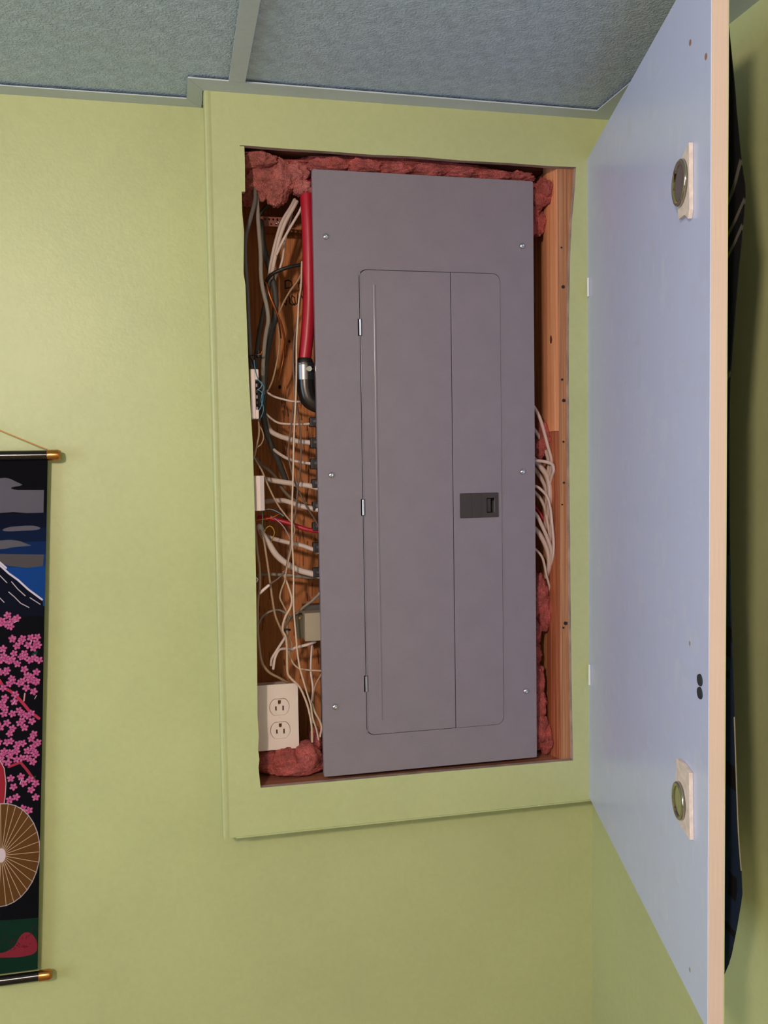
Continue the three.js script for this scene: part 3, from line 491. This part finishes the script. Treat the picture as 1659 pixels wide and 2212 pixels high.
cable('gray_cable', "gray cable slanting from the cover's edge over the beige transformer", null, M.graypale, 2.4, [251, 1322, -52, 234, 1304, -58, 220, 1293, -64, 207, 1280, -72, 197, 1272, -80, 189, 1256, -92]);
cable('yellow_wire', "thin yellow wire bent into a loop above the thickest white cable", null, M.yellow, 0.9, [151, 1431, -50, 153, 1436, -46, 159, 1440, -44, 164, 1437, -44, 167, 1429, -44, 165, 1420, -48, 163, 1411, -60]);
cable('orange_wire', "thin orange wire crossing above the red branch cable", null, M.orangew, 0.8, [133, 1448, -50, 138, 1451, -46, 156, 1453, -44, 169, 1457, -46, 177, 1460, -52]);
cable('blue_wire', "thin blue wire curling round the right side of the terminal block", null, M.blue, 0.9, [137, 1724, -21, 137, 1714, -15, 141, 1695, -14, 146, 1686, -14, 152, 1679, -17, 149, 1668, -19, 147, 1655, -19, 151, 1644, -21, 149, 1633, -25, 144, 1623, -31]);
cable('blue_wire', "thin blue wire threading between the block's terminals", null, M.blue2, 0.9, [139, 1694, -20, 144, 1689, -16, 149, 1685, -16, 146, 1677, -18, 141, 1674, -22]);
cable('blue_wire', "thin blue wire hanging in a loop below the terminal block", null, M.blue, 0.9, [143, 1674, -20, 149, 1669, -18, 150, 1658, -20, 146, 1644, -20, 141, 1637, -20, 137, 1634, -22]);
cable('tan_wire', "tan wire pair dropping from the terminal block to the small white box", null, M.tan, 1.6, [143, 1626, -40, 144, 1614, -36, 143, 1598, -32, 139, 1582, -28, 135, 1566, -26, 133, 1558, -28]);
cable('tan_wire', "tan wire bowing right below the terminal block", null, M.tan, 1.2, [145, 1615, -40, 149, 1606, -36, 151, 1594, -34, 147, 1583, -32, 140, 1577, -30, 133, 1569, -30]);
cable('green_wire', "thin green wire coming out under the small white box", null, M.greenw, 0.9, [146, 1467, -36, 146, 1454, -30, 145, 1443, -28, 148, 1434, -28]);
cable('blue_wire', "thin pale blue wire arcing right below the small white box", null, M.blue2, 0.8, [143, 1465, -40, 152, 1470, -30, 161, 1470, -26, 172, 1465, -26, 182, 1458, -30]);
cable('white_wire', "thin lilac wire slanting under the red branch cable", null, M.lilac, 0.9, [163, 1456, -58, 171, 1451, -50, 182, 1440, -46, 188, 1430, -44, 193, 1420, -44, 196, 1410, -46]);
cable('branch_cable', "uppermost white cable leaving the panel's side, crossing the small pink tuft", null, M.whiter, 3.2, [642, 1660, -50, 656, 1641, -48, 663, 1624, -44, 670, 1596, -40, 675, 1572, -36, 681, 1545, -34, 681, 1515, -44]);
cable('branch_cable', "white cable curving down out of the panel's side along the wooden stud", "white cables beside the stud", M.whiter, 3.6, [645, 1615, -60, 661, 1600, -58, 668, 1585, -54, 677, 1561, -48, 680, 1541, -44, 680, 1507, -50]);
cable('branch_cable', "white cable arching over its neighbours and bending sharply down beside the stud", null, M.whiter, 3.1, [633, 1546, -36, 649, 1546, -30, 664, 1544, -24, 677, 1539, -22, 681, 1529, -24, 681, 1516, -34, 681, 1489, -50]);
cable('branch_cable', "wide white cable bending down beside the stud under the sharply arching cable", null, M.whiter, 5.2, [655, 1552, -62, 668, 1534, -54, 677, 1517, -46, 679, 1498, -40, 679, 1479, -38, 679, 1455, -44, 679, 1419, -60]);
cable('branch_cable', "white cable curving down out of the panel's side along the wooden stud", "white cables beside the stud", M.whiter, 4, [652, 1544, -74, 665, 1528, -70, 674, 1511, -64, 680, 1493, -58, 680, 1468, -54, 680, 1437, -60]);
cable('branch_cable', "white cable curving down out of the panel's side along the wooden stud", "white cables beside the stud", M.whiter, 2.7, [636, 1499, -40, 650, 1499, -34, 659, 1492, -30, 669, 1479, -27, 675, 1457, -26, 678, 1430, -26, 681, 1393, -26, 681, 1367, -30, 681, 1346, -44]);
cable('branch_cable', "white cable curving down out of the panel's side along the wooden stud", "white cables beside the stud", M.whiter, 3.2, [653, 1493, -64, 667, 1477, -58, 674, 1460, -52, 677, 1434, -46, 681, 1401, -42, 681, 1373, -42, 681, 1350, -52]);
cable('red_cable', "red cable tip between the white cables on the panel's stud side", null, M.red, 3.2, [659, 1465, -78, 669, 1453, -72, 675, 1442, -68, 681, 1428, -66, 681, 1410, -70]);
cable('branch_cable', "white cable curving down out of the panel's side along the wooden stud", "white cables beside the stud", M.whiter, 3.6, [642, 1458, -50, 654, 1446, -44, 663, 1427, -40, 672, 1404, -36, 680, 1378, -34, 680, 1358, -38, 680, 1336, -52]);
cable('branch_cable', "white cable curving down out of the panel's side along the wooden stud", "white cables beside the stud", M.whiter, 4.8, [647, 1427, -60, 658, 1416, -52, 666, 1402, -46, 676, 1377, -42, 679, 1351, -42, 679, 1327, -56]);
cable('branch_cable', "lowest thin white cable ending at the pink insulation beside the stud", null, M.whiter, 2.4, [642, 1390, -52, 654, 1380, -46, 664, 1367, -42, 669, 1348, -40, 672, 1332, -40, 677, 1318, -42, 682, 1304, -48, 682, 1292, -58]);
cable('branch_cable', "white cable curving down out of the panel's side along the wooden stud", "white cables beside the stud", M.whiter, 2.8, [681, 1456, -50, 681, 1440, -40, 681, 1420, -38, 681, 1392, -42, 681, 1371, -52]);
{ // frayed white tip on the brown wire, wire ends at the block
  tag(mesh('wire_connector', (() => { const g = tube([153.5, 1337.7, -31, 148.6, 1333.9, -31, 142.9, 1329.3, -31, 138.8, 1325.5, -31], 0.0026, 6, 8); return g; })(), M.plastic), 'frayed white crimp on the brown wire end', 'connector');
  tag(mesh('mounting_clip', merge(tube([128.8, 1351.3, -28, 131.1, 1353, -26, 134.2, 1349.7, -26, 131.8, 1344.7, -28], 0.0016, 6, 8)), M.plastic), 'tiny white clip on the ragged cut edge', 'clip');
  for (const [pts, lab] of [[[127.3, 1729, -24, 131.6, 1731.9, -28, 141, 1735.2, -36, 152.4, 1738.2, -40], 'black wire stub with a copper tip lying across the gray cables'], [[128.3, 1730.8, -26, 133.5, 1727.1, -34, 138.1, 1718.7, -44, 141, 1714.1, -52], 'black wire stub bending down to the terminal block']]) tag(mesh('wire_stub', tube(pts, 0.0011, 6, 8), M.black), lab, 'wire');
  tag(mesh('wire_stub', tube([144.3, 1735.5, -38, 151.7, 1738.2, -40, 152.6, 1740.7, -41], 0.0013, 6, 8), M.orangew), 'short orange wire stub above the terminal block', 'wire');
  tag(mesh('wire_nut', (() => { const q = [148.7, 1738.9, -60]; const g = new THREE.CylinderGeometry(0.0026, 0.0045, 0.012, 10); g.translate(q[0] / 1000, q[1] / 1000, q[2] / 1000); return g; })(), M.black), 'black wire nut among the cables above the terminal block', 'wire nut');
  tag(mesh('cable_tie', (() => { const q = [184.5, 1255.1, -44]; const g = new THREE.TorusGeometry(0.007, 0.0013, 8, 20); g.rotateX(1.2); g.translate(q[0] / 1000, q[1] / 1000, -0.048); return g; })(), M.black), 'black tie holding the splice bundle of pale wires', 'cable tie');
  tag(mesh('wire_splice', tube([185.4, 1267, -56, 185.8, 1258.2, -54, 186.1, 1247, -52], 0.0036, 6, 10), M.tan), 'tan taped splice where the pale wires meet', 'splice');
}

// ---------------------------------------------------------------- open cabinet door
const TH = -(Math.PI / 2 + 15.08 * Math.PI / 180), HINGE = [0.738, 0, 0];
{
  const d = thing('cabinet_door', 'open white cabinet door with raw beige edge and two magnet catches', 'door', HINGE); d.rotation.y = TH;
  const W = 0.7, y0 = 0.917, y1 = 2.085, T = 0.0185;
  // the inner face: pale paint with chips
  const c = document.createElement('canvas'); c.width = 1024; c.height = 1710; const x = c.getContext('2d');
  const S = (mm) => [mm[0] / 700 * 1024, (2085 - mm[1]) / 1168 * 1710];
  x.fillStyle = '#c8d0f0'; x.fillRect(0, 0, 1024, 1710);
  for (let i = 0; i < 900; i++) { x.fillStyle = rnd() < 0.5 ? `rgba(190,194,208,${rr(0.05, 0.14)})` : `rgba(232,234,240,${rr(0.05, 0.14)})`; x.beginPath(); x.ellipse(rr(0, 1024), rr(0, 1710), rr(2, 26), rr(2, 26), 0, 0, 7); x.fill(); }
  const chips = [627, 2011, 683.5, 1971.6, 631.2, 1334.3, 634.7, 948.4];
  for (let i = 0; i < chips.length; i += 2) { const [a, b] = S([chips[i], chips[i + 1]]); x.save(); x.translate(a, b); x.rotate(0.5); x.fillStyle = i < 4 ? '#a06a50' : '#86827c'; x.beginPath(); x.ellipse(0, 0, i < 4 ? 7 : 4, i < 4 ? 5 : 4.5, 0, 0, 7); x.fill(); x.restore(); }
  const t = new THREE.CanvasTexture(c); t.colorSpace = THREE.SRGBColorSpace;
  M.doorFace = new THREE.MeshPhysicalMaterial({ map: t, roughness: 0.32, clearcoat: 0.25, clearcoatRoughness: 0.25 });
  const f = new THREE.PlaneGeometry(W, y1 - y0);
  const core = rbox(0, W, y0, y1, -T + 0.0008, -0.0008, 0.0004); mesh('door_core', core, M.doorEdge, d);
  const ib = new THREE.BoxGeometry(W, y1 - y0, 0.0009); ib.translate(W / 2, (y0 + y1) / 2, -0.00045); mesh('inner_face', ib, M.doorFace, d); f.dispose();
  const ob = new THREE.BoxGeometry(W, y1 - y0, 0.0009); ob.translate(W / 2, (y0 + y1) / 2, -T + 0.00045); mesh('outer_face', uvm(ob), M.green, d);
  // magnet catches: beige shim with a round cup magnet on it
  const catchAt = (pts, wx, wy, R) => {
    const g = new THREE.Group(); g.name = 'magnet_catch'; d.add(g);
    mesh('shim', ext(poly(pts.map((v) => v / 1000)), 0.0002, 0.005, 0.0004), M.shim, g);
    const pr = [[0, 0.0026], [R * 0.76, 0.0022], [R * 0.82, 0.0042], [R * 0.94, 0.0044], [R, 0.003], [R, 0], [0, 0]].map(([a, b]) => new THREE.Vector2(a, b));
    const m = new THREE.LatheGeometry(pr, 40); m.rotateX(Math.PI / 2); m.translate(wx, wy, 0.005); mesh('cup_magnet', m, M.magnet, g);
  };
  catchAt([639.9, 1897.4, 642.3, 1824, 637.1, 1815.2, 622.7, 1823.1, 600.5, 1823.6, 592.8, 1843.7, 596.3, 1884.9, 613.1, 1891], 0.611, 1.862, 0.0262);
  catchAt([595.1, 1187.7, 618.3, 1189.9, 646.1, 1187.3, 650.4, 1111, 635.8, 1110.9, 609.3, 1112.8, 589.4, 1139.1], 0.612, 1.142, 0.0225);
  for (const v of [1469, 1497]) { const q = v === 1469 ? [671.6, 1301.4] : [671.7, 1286.8]; const b = new THREE.CylinderGeometry(0.0072, 0.0078, 0.0016, 24); b.rotateX(Math.PI / 2); b.scale(1.1, 0.88, 1); b.translate(q[0] / 1000, q[1] / 1000, 0.0008); mesh('bumper', b, M.rubber, d); }
  for (const q of [[16.1, 1871, 15.5, 1838.4], [21.2, 1172, 20.6, 1134.2]]) {
    const h = new THREE.Group(); h.name = 'hinge'; d.add(h);
    mesh('hinge_leaf', rbox(0.004, 0.02, q[3] / 1000, q[1] / 1000, 0.0001, 0.0016, 0.0005), M.windowFrame, h);
    const k = cyl(0.0022, q[1] / 1000 - q[3] / 1000, 12); k.translate(0.0195, (q[1] + q[3]) / 2000, 0.0022); mesh('knuckle', k, M.windowFrame, h);
  }
}

// ---------------------------------------------------------------- dark scroll hanging on the door's outer side
{
  const g = thing('door_scroll', 'dark curled hanging scroll on the outer side of the open cabinet door', 'scroll', HINGE); g.rotation.y = TH;
  const pr = [31.9, 2022.9, 34, 1998.4, 36.1, 1978.8, 38.2, 1959.1, 40.3, 1936.9, 40.9, 1924.5, 42.4, 1913.6, 45.1, 1884.9, 48.2, 1860, 51.8, 1839, 50.4, 1825.1, 48.1, 1795.2, 44.3, 1755.2, 40.5, 1704.9, 37.7, 1664.4, 35.4, 1628.8, 34.7, 1567.5, 35.6, 1479.8, 37, 1412.1, 39.4, 1333.5, 42.4, 1254.2, 44.9, 1174.2, 47.8, 1120.5, 51.1, 1077.4, 52.3, 1047.6, 46.3, 1009.5, 39.2, 971.3, 32.4, 954.8];
  const n = pr.length / 2, cols = 14, pos = [], uv = [], idx = [], x0 = 0.2, x1 = 0.655;
  const prof = []; for (let i = 0; i < n; i++) prof.push([Math.max(pr[2 * i] / 1000, 0.0192), pr[2 * i + 1] / 1000]);
  const rows = 90, yA = prof[0][1], yB = prof[n - 1][1];
  const offAt = (y) => { for (let i = 0; i < n - 1; i++) if (y <= prof[i][1] && y >= prof[i + 1][1]) { const t = (prof[i][1] - y) / (prof[i][1] - prof[i + 1][1]); return prof[i][0] + (prof[i + 1][0] - prof[i][0]) * t; } return 0.0192; };
  const sheet = (dz) => { for (let r = 0; r <= rows; r++) for (let c = 0; c <= cols; c++) { const t = c / cols, y = yA + (yB - yA) * r / rows, o = 0.0192 + (offAt(y) - 0.0192) * (0.3 + 0.7 * t * t); pos.push(x0 + (x1 - x0) * t, y, -o - dz); uv.push(t, 1 - r / rows); } };
  sheet(0); sheet(0.0012); const N = (rows + 1) * (cols + 1), q = (r, c, k) => k * N + r * (cols + 1) + c;
  for (let r = 0; r < rows; r++) for (let c = 0; c < cols; c++) { idx.push(q(r, c, 0), q(r, c + 1, 0), q(r + 1, c, 0), q(r, c + 1, 0), q(r + 1, c + 1, 0), q(r + 1, c, 0), q(r, c, 1), q(r + 1, c, 1), q(r, c + 1, 1), q(r, c + 1, 1), q(r + 1, c, 1), q(r + 1, c + 1, 1)); }
  for (let r = 0; r < rows; r++) for (const c of [0, cols]) idx.push(q(r, c, 0), q(r + 1, c, 0), q(r, c, 1), q(r + 1, c, 0), q(r + 1, c, 1), q(r, c, 1));
  const geo = new THREE.BufferGeometry(); geo.setAttribute('position', new THREE.Float32BufferAttribute(pos, 3)); geo.setAttribute('uv', new THREE.Float32BufferAttribute(uv, 2)); geo.setIndex(idx); geo.computeVertexNormals();
  const c = document.createElement('canvas'); c.width = 512; c.height = 1024; const x = c.getContext('2d'); x.fillStyle = '#17161c'; x.fillRect(0, 0, 512, 1024);
  x.strokeStyle = '#6a6462'; x.lineWidth = 7; for (const yy of [165, 205, 232, 385]) { x.beginPath(); x.moveTo(512, yy - 20); x.bezierCurveTo(420, yy + 60, 300, yy + 40, 160, yy + 160); x.stroke(); }
  x.fillStyle = '#22304e'; x.fillRect(0, 560, 512, 464); x.fillStyle = '#17161c'; for (let i = 0; i < 40; i++) x.fillRect(rr(0, 512), rr(560, 1024), rr(20, 90), rr(6, 30));
  const t = new THREE.CanvasTexture(c); t.colorSpace = THREE.SRGBColorSpace;
  mesh('cloth', geo, new THREE.MeshPhysicalMaterial({ map: t, roughness: 0.75, specularIntensity: 0.4, side: THREE.DoubleSide }), g);
  const rod = cyl(0.008, x1 - x0 + 0.02, 16, 'x'); rod.translate((x0 + x1) / 2 - 0.02, yA + 0.004, -0.0275); mesh('top_rod', rod, M.rod, g);
  const hem = tube([x1 * 1000, prof[20][1] * 1000, -prof[20][0] * 1000 - 0.6, x1 * 1000, prof[22][1] * 1000, -prof[22][0] * 1000 - 0.6, x1 * 1000, prof[23][1] * 1000, -prof[23][0] * 1000 - 0.6], 0.0008, 6, 6); mesh('hem', hem, M.graypale, g);
}

// ---------------------------------------------------------------- printed hanging scroll on the main wall
{
  const yT = 1.562, yB = 0.6965, xr = -0.2043, slant = 0.0534;          // right edge drifts left going down
  const g = thing('wall_scroll', 'black printed hanging scroll with pink blossoms and a parasol on the green wall', 'scroll', [0, 0, ZB]);
  const WD = 400, HT = 866, k = 2.2, c = document.createElement('canvas'); c.width = WD * k; c.height = Math.round(HT * k); const x = c.getContext('2d');
  x.setTransform(-k, 0, 0, k, WD * k, 0);                                // millimetres leftwards from the right edge, downwards from the top
  x.fillStyle = '#08070c'; x.fillRect(0, 0, WD, HT);
  const fillPts = (p, col) => { x.fillStyle = col; x.beginPath(); x.moveTo(p[0], p[1]); for (let i = 2; i < p.length; i += 2) x.lineTo(p[i], p[i + 1]); x.closePath(); x.fill(); };
  const softPts = (p, col) => { const n = p.length / 2, at = (i) => [p[2 * (i % n)], p[2 * (i % n) + 1]], mid = (a, b) => [(a[0] + b[0]) / 2, (a[1] + b[1]) / 2]; x.fillStyle = col; x.beginPath(); x.moveTo(...mid(at(0), at(1))); for (let i = 1; i <= n; i++) x.quadraticCurveTo(...at(i), ...mid(at(i), at(i + 1))); x.closePath(); x.fill(); };
  const line = (p, w, col) => { x.strokeStyle = col; x.lineWidth = w; x.lineCap = 'round'; x.lineJoin = 'round'; x.beginPath(); x.moveTo(p[0], p[1]); for (let i = 2; i < p.length; i += 2) x.lineTo(p[i], p[i + 1]); x.stroke(); };
  // night sky in flat bands
  for (const [v0, v1, col] of [[1108, 1140, '#0b0f22'], [1140, 1170, '#0c1834'], [1170, 1198, '#0e2450'], [1198, 1224, '#103066'], [1224, 1310, '#123a7a']]) { const a = [30.3, 88.7, 29.9, 113.3, 29.5, 136.5, 29.1, 158.1, 28.7, 178.2, 27.5, 245], m = { 1108: a[1], 1140: a[3], 1170: a[5], 1198: a[7], 1224: a[9], 1310: a[11] }; x.fillStyle = col; x.fillRect(0, m[v0], WD, m[v1] - m[v0]); }
  const cloud = '#5a5660';
  fillPts([282.3, 31.3, 74.5, 30.2, 65.9, 29.6, 60.2, 30.5, 54.4, 32.9, 49.3, 36, 43.5, 38.8, 38.4, 41.6, 42.7, 43.5, 49.9, 44.4, 55.6, 45.9, 56.3, 47.4, 52, 49, 45.5, 49.9, 4.8, 50.8, 4.8, 88.6, 30.3, 88.7, 52, 86.5, 73.6, 87.5, 281.8, 83.1], cloud);
  softPts([70.9, 115.9, 60.2, 110.8, 40.8, 109.9, 21.2, 109, 6.6, 114.1, 15.2, 117.7, 37, 117.7, 62.3, 118.4], cloud);
  softPts([281.3, 129.1, 72.8, 133.4, 58.5, 131.6, 40.4, 134.6, 29.4, 140.3, 20.6, 143, 36.6, 143.9, 54.6, 144.8, 72.5, 148.8, 281.2, 142.5], '#57545a');
  fillPts([281.1, 149.9, 72.4, 154.9, 2.8, 158.4, 3.9, 177.7, 28.7, 179.8, 57.7, 175.5, 72.2, 169.5, 281, 157.4], '#4b4648');
  // mountain
  fillPts([171.8, 123.9, 115.5, 133.5, 72.1, 174.9, 50.1, 195.9, 28, 215.4, 3.6, 235.3, -0.6, 262, 280.1, 247, 280.7, 194.7], '#0a0d1c');
  for (const l of [[115.4, 139.6, 86.7, 157.4, 72.1, 173.4, 57.5, 187.8, 42.8, 199.3, 26.6, 215.5, 4.3, 233.7], [72.2, 168.8, 62, 178.4]]) line(l, 3.2, '#c9bccb');
  for (const l of [[71.8, 190.3, 66, 196.7, 60.1, 203.1], [52.9, 201.9, 42.6, 214.8, 30.8, 226.2], [57, 218.7, 48.2, 226.9, 37.8, 238.2, 24.6, 245.9], [23.4, 229.6, 7.1, 241.3], [71.2, 227.3, 63.9, 235.4]]) line(l, 1.6, '#b5a8b0');
  // dark foliage, grass and rock
  fillPts([275.1, 745.3, 62.2, 772.8, -4.3, 775.8, -4.7, 875.8, 274.2, 835.9], '#0c2a1e');
  softPts([274.5, 803.3, 61.2, 831.2, 46.6, 826.8, 36.4, 820.2, 29.3, 803.5, 20.5, 797.4, 10.1, 801.2, 0.9, 816.9, 0.5, 837.9, 24.2, 841.1, 46.4, 839.6, 274.5, 811.1], '#7a2430');
  for (let i = 0; i < 30; i++) { const q = rr(0, 60), w = rr(866 - 75, 866 - 40); line([q, w, q + rr(-8, 8), w + rr(-6, 6)], 0.9, '#4a1024'); }
  for (let i = 0; i < 26; i++) { const q = rr(0, 380), w = rr(310, 640); x.fillStyle = '#0d3a2a'; x.beginPath(); x.ellipse(q, w, rr(4, 9), rr(2, 4), rr(0, 3), 0, 7); x.fill(); }
  // branches
  line([155.1, 322.5, 98, 349.3, 68.9, 365.3, 61.5, 378.2, 50.5, 385.3, 39.4, 396.2, 28.2, 410.4, 19.9, 422, 9.5, 430.7, 5.7, 434.1], 5, '#a8304a');
  line([52, 512.8, 33.8, 506.6, 24, 519.3, 15, 532.8, 7.4, 544.6], 4.4, '#9a2c40');
  line([28.6, 390, 29.8, 402.4], 2.4, '#c98a94'); line([181.3, 458.7, 110.7, 449.1, 67.8, 437], 5, '#a8304a');
  // five-petalled blossoms
  const blossom = (a, b, s, rot) => { for (let i = 0; i < 5; i++) { const t = rot + i * Math.PI * 0.4; x.save(); x.translate(a + Math.cos(t) * s * 0.56, b + Math.sin(t) * s * 0.56); x.rotate(t); x.fillStyle = i % 2 ? '#b04f82' : '#bb6288'; x.beginPath(); x.ellipse(0, 0, s * 0.46, s * 0.34, 0, 0, 7); x.fill(); x.strokeStyle = '#6b2350'; x.lineWidth = 0.45; x.stroke(); x.restore(); } x.fillStyle = '#8a2a55'; x.beginPath(); x.arc(a, b, s * 0.13, 0, 7); x.fill(); };
  const list = [57.8, 257.3, 66.3, 266.2, 60.4, 271.1, 51.1, 267, 53.1, 276.2, 43.2, 262.8, 70.5, 269.8, 49.8, 296.5, 42.4, 309.4, 33.8, 297.5, 24.9, 308.9, 30.5, 322.6, 20.7, 296.7, 11.8, 305, 16, 314.2, 64, 312.8, 59.4, 328.6, 49.2, 332.3, 21.5, 334.1, 6.8, 335.1, 66.6, 331.2, 30, 349.2, 25.4, 360.4, 10.9, 355.2, 69.2, 351.3, 10.6, 370.9, 48.6, 368.2, 36.9, 372.2, 26.5, 380.7, 43.9, 390.4, 14.7, 387.8, 59.8, 395.5, 64, 403, 45.1, 402.8, 60.8, 422, 47.7, 423, 33.1, 424.1, 24.2, 427.9, 16.7, 438, 56.1, 438, 47.2, 448.1, 35.7, 439.6, 28.3, 448, 66.2, 445, 13.4, 460.3, 10.1, 477.9, 55.6, 470.9, 30.7, 474.6, 40.7, 487.9, 23.1, 487.8, 59.7, 486.2, 63.9, 493.7, 50.8, 494.8, 31.7, 499.7, 21.4, 500.6, 9.8, 495.3, 38, 475.5, 14, 507.6, 53.5, 505.6, 48.7, 532.8, 32.6, 531.1, 17.8, 537.2, 28, 542.6, 8.9, 544.4, 44.1, 547.4, 16, 554.8, 39.4, 565.2, 49.5, 568.9, 8.4, 568.2, 28.7, 585.2, 18.4, 589.5];
  for (let i = 0; i < list.length; i += 2) blossom(list[i], list[i + 1], 6.6, i * 0.7);
  { const z = [4.7, 294.5, 0.7, 505.6]; for (let i = 0; i < 46; i++) blossom(rr(5, 84), rr(z[1], z[3]), 6.2, rr(0, 6)); }
  for (let i = 0; i < 120; i++) blossom(rr(92, 390), rr(290, 600), 6.6, rr(0, 6));
  for (const b of [[43.1, 267.4, 47.4, 270.3], [19.2, 301.5, 20.5, 307.6], [10.1, 394.4, 13, 400.5], [43.7, 401.4, 46.5, 405.9], [31.1, 534.4, 33.9, 543.6]]) line(b, 1, '#e2c4d0');
  // red robe at the print's centre and the parasol
  const rb = [66.7, 499.7, 59.2, 514.5, 55.9, 540, 56.9, 563.5, 59.5, 582.9, 57.5, 618.7, 59.7, 657.9, 63.6, 689.2];
  fillPts([...rb, 200, rb[15] + 60, 230, rb[15] - 40, 180, rb[1]], '#8e2230'); line(rb, 1.3, '#b8aeb2');
  const pc = [61.1, 661.7, 3.7, 662.6, 59.6, 749.2], R1 = pc[0] - pc[2], R2 = pc[5] - pc[1];
  x.fillStyle = '#5a3a1c'; x.beginPath(); x.moveTo(pc[0], pc[1]); x.ellipse(pc[0], pc[1] + 0, R1 + 4, R2, 0, Math.PI * 0.42, Math.PI * 1.58); x.closePath(); x.fill();
  const ray_ = (t) => [pc[0] + Math.cos(t) * (R1 + 4), pc[1] + Math.sin(t) * R2];
  for (let i = 0; i <= 18; i++) { const t = Math.PI * (0.42 + 1.16 * i / 18), e = ray_(t); line([pc[0], pc[1], ...e], 0.9, '#c2a890'); if (i) { const e0 = ray_(Math.PI * (0.42 + 1.16 * (i - 1) / 18)); line([...e0, ...e], 1.5, '#a99da6'); } }
  x.fillStyle = '#c7b4bc'; x.beginPath(); x.ellipse(pc[0], pc[1], 7, 12, 0, 0, 7); x.fill();
  const t = new THREE.CanvasTexture(c); t.colorSpace = THREE.SRGBColorSpace; t.anisotropy = 8;
  // cloth: a gently rippled slab
  const nx = 16, ny = 40, pos = [], uv = [], idx = [], N = (nx + 1) * (ny + 1);
  for (const dz of [0, -0.0014]) for (let j = 0; j <= ny; j++) for (let i = 0; i <= nx; i++) { const yy = yT + (yB - yT) * j / ny, e = xr - slant * (yT - yy), xx = e - 0.4 * (1 - i / nx); pos.push(xx, yy, 0.019 + dz + 0.0014 * Math.sin(j * 0.34 + i * 0.2) + 0.0008 * Math.sin(i * 0.9)); uv.push(i / nx, 1 - j / ny); }
  const q = (j, i, s) => s * N + j * (nx + 1) + i;
  for (let j = 0; j < ny; j++) { for (let i = 0; i < nx; i++) idx.push(q(j, i, 0), q(j + 1, i, 0), q(j, i + 1, 0), q(j, i + 1, 0), q(j + 1, i, 0), q(j + 1, i + 1, 0), q(j, i, 1), q(j, i + 1, 1), q(j + 1, i, 1), q(j, i + 1, 1), q(j + 1, i + 1, 1), q(j + 1, i, 1)); idx.push(q(j, nx, 0), q(j + 1, nx, 0), q(j, nx, 1), q(j + 1, nx, 0), q(j + 1, nx, 1), q(j, nx, 1), q(j, 0, 0), q(j, 0, 1), q(j + 1, 0, 0), q(j + 1, 0, 0), q(j, 0, 1), q(j + 1, 0, 1)); }
  const geo = new THREE.BufferGeometry(); geo.setAttribute('position', new THREE.Float32BufferAttribute(pos, 3)); geo.setAttribute('uv', new THREE.Float32BufferAttribute(uv, 2)); geo.setIndex(idx); geo.computeVertexNormals();
  mesh('printed_cloth', geo, new THREE.MeshPhysicalMaterial({ map: t, roughness: 0.95, specularIntensity: 0.25 }), g);
  for (const [nm, yy, xe] of [['top_rod', 1.5685, -0.2035], ['bottom_rod', 0.6855, -0.2475]]) {
    const R = 0.0082, rod = cyl(R, 0.41, 20, 'x'); rod.translate(xe - 0.205, yy, 0.02); const rm = mesh(nm, rod, M.rod, g);
    for (const s of [0, 1]) { const xx = s ? xe - 0.41 : xe; const pr = [[0, -0.011], [R * 0.9, -0.011], [R * 1.12, -0.009], [R * 1.12, 0.007], [R * 0.85, 0.0115], [0, 0.0115]].map(([a, b]) => new THREE.Vector2(a, b)); const cp = new THREE.LatheGeometry(pr, 24); cp.rotateZ(s ? Math.PI / 2 : -Math.PI / 2); cp.translate(xx + (s ? -0.009 : 0.009), yy, 0.02); mesh('end_cap', cp, M.brass, rm); }
  }
  mesh('hanging_cord', tube([-205, 1578, 19, -240, 1593.5, 15, -277, 1610, 12, -405, 1666, 4, -535, 1609, 12, -605, 1578, 19], 0.0011, 6, 6), M.cord, g);
  const nail = cyl(0.0016, 0.012, 10, 'z'); nail.translate(-0.405, 1.6665, 0.004); mesh('hanging_nail', nail, M.steel, g);
}

renderer.render(scene, camera);
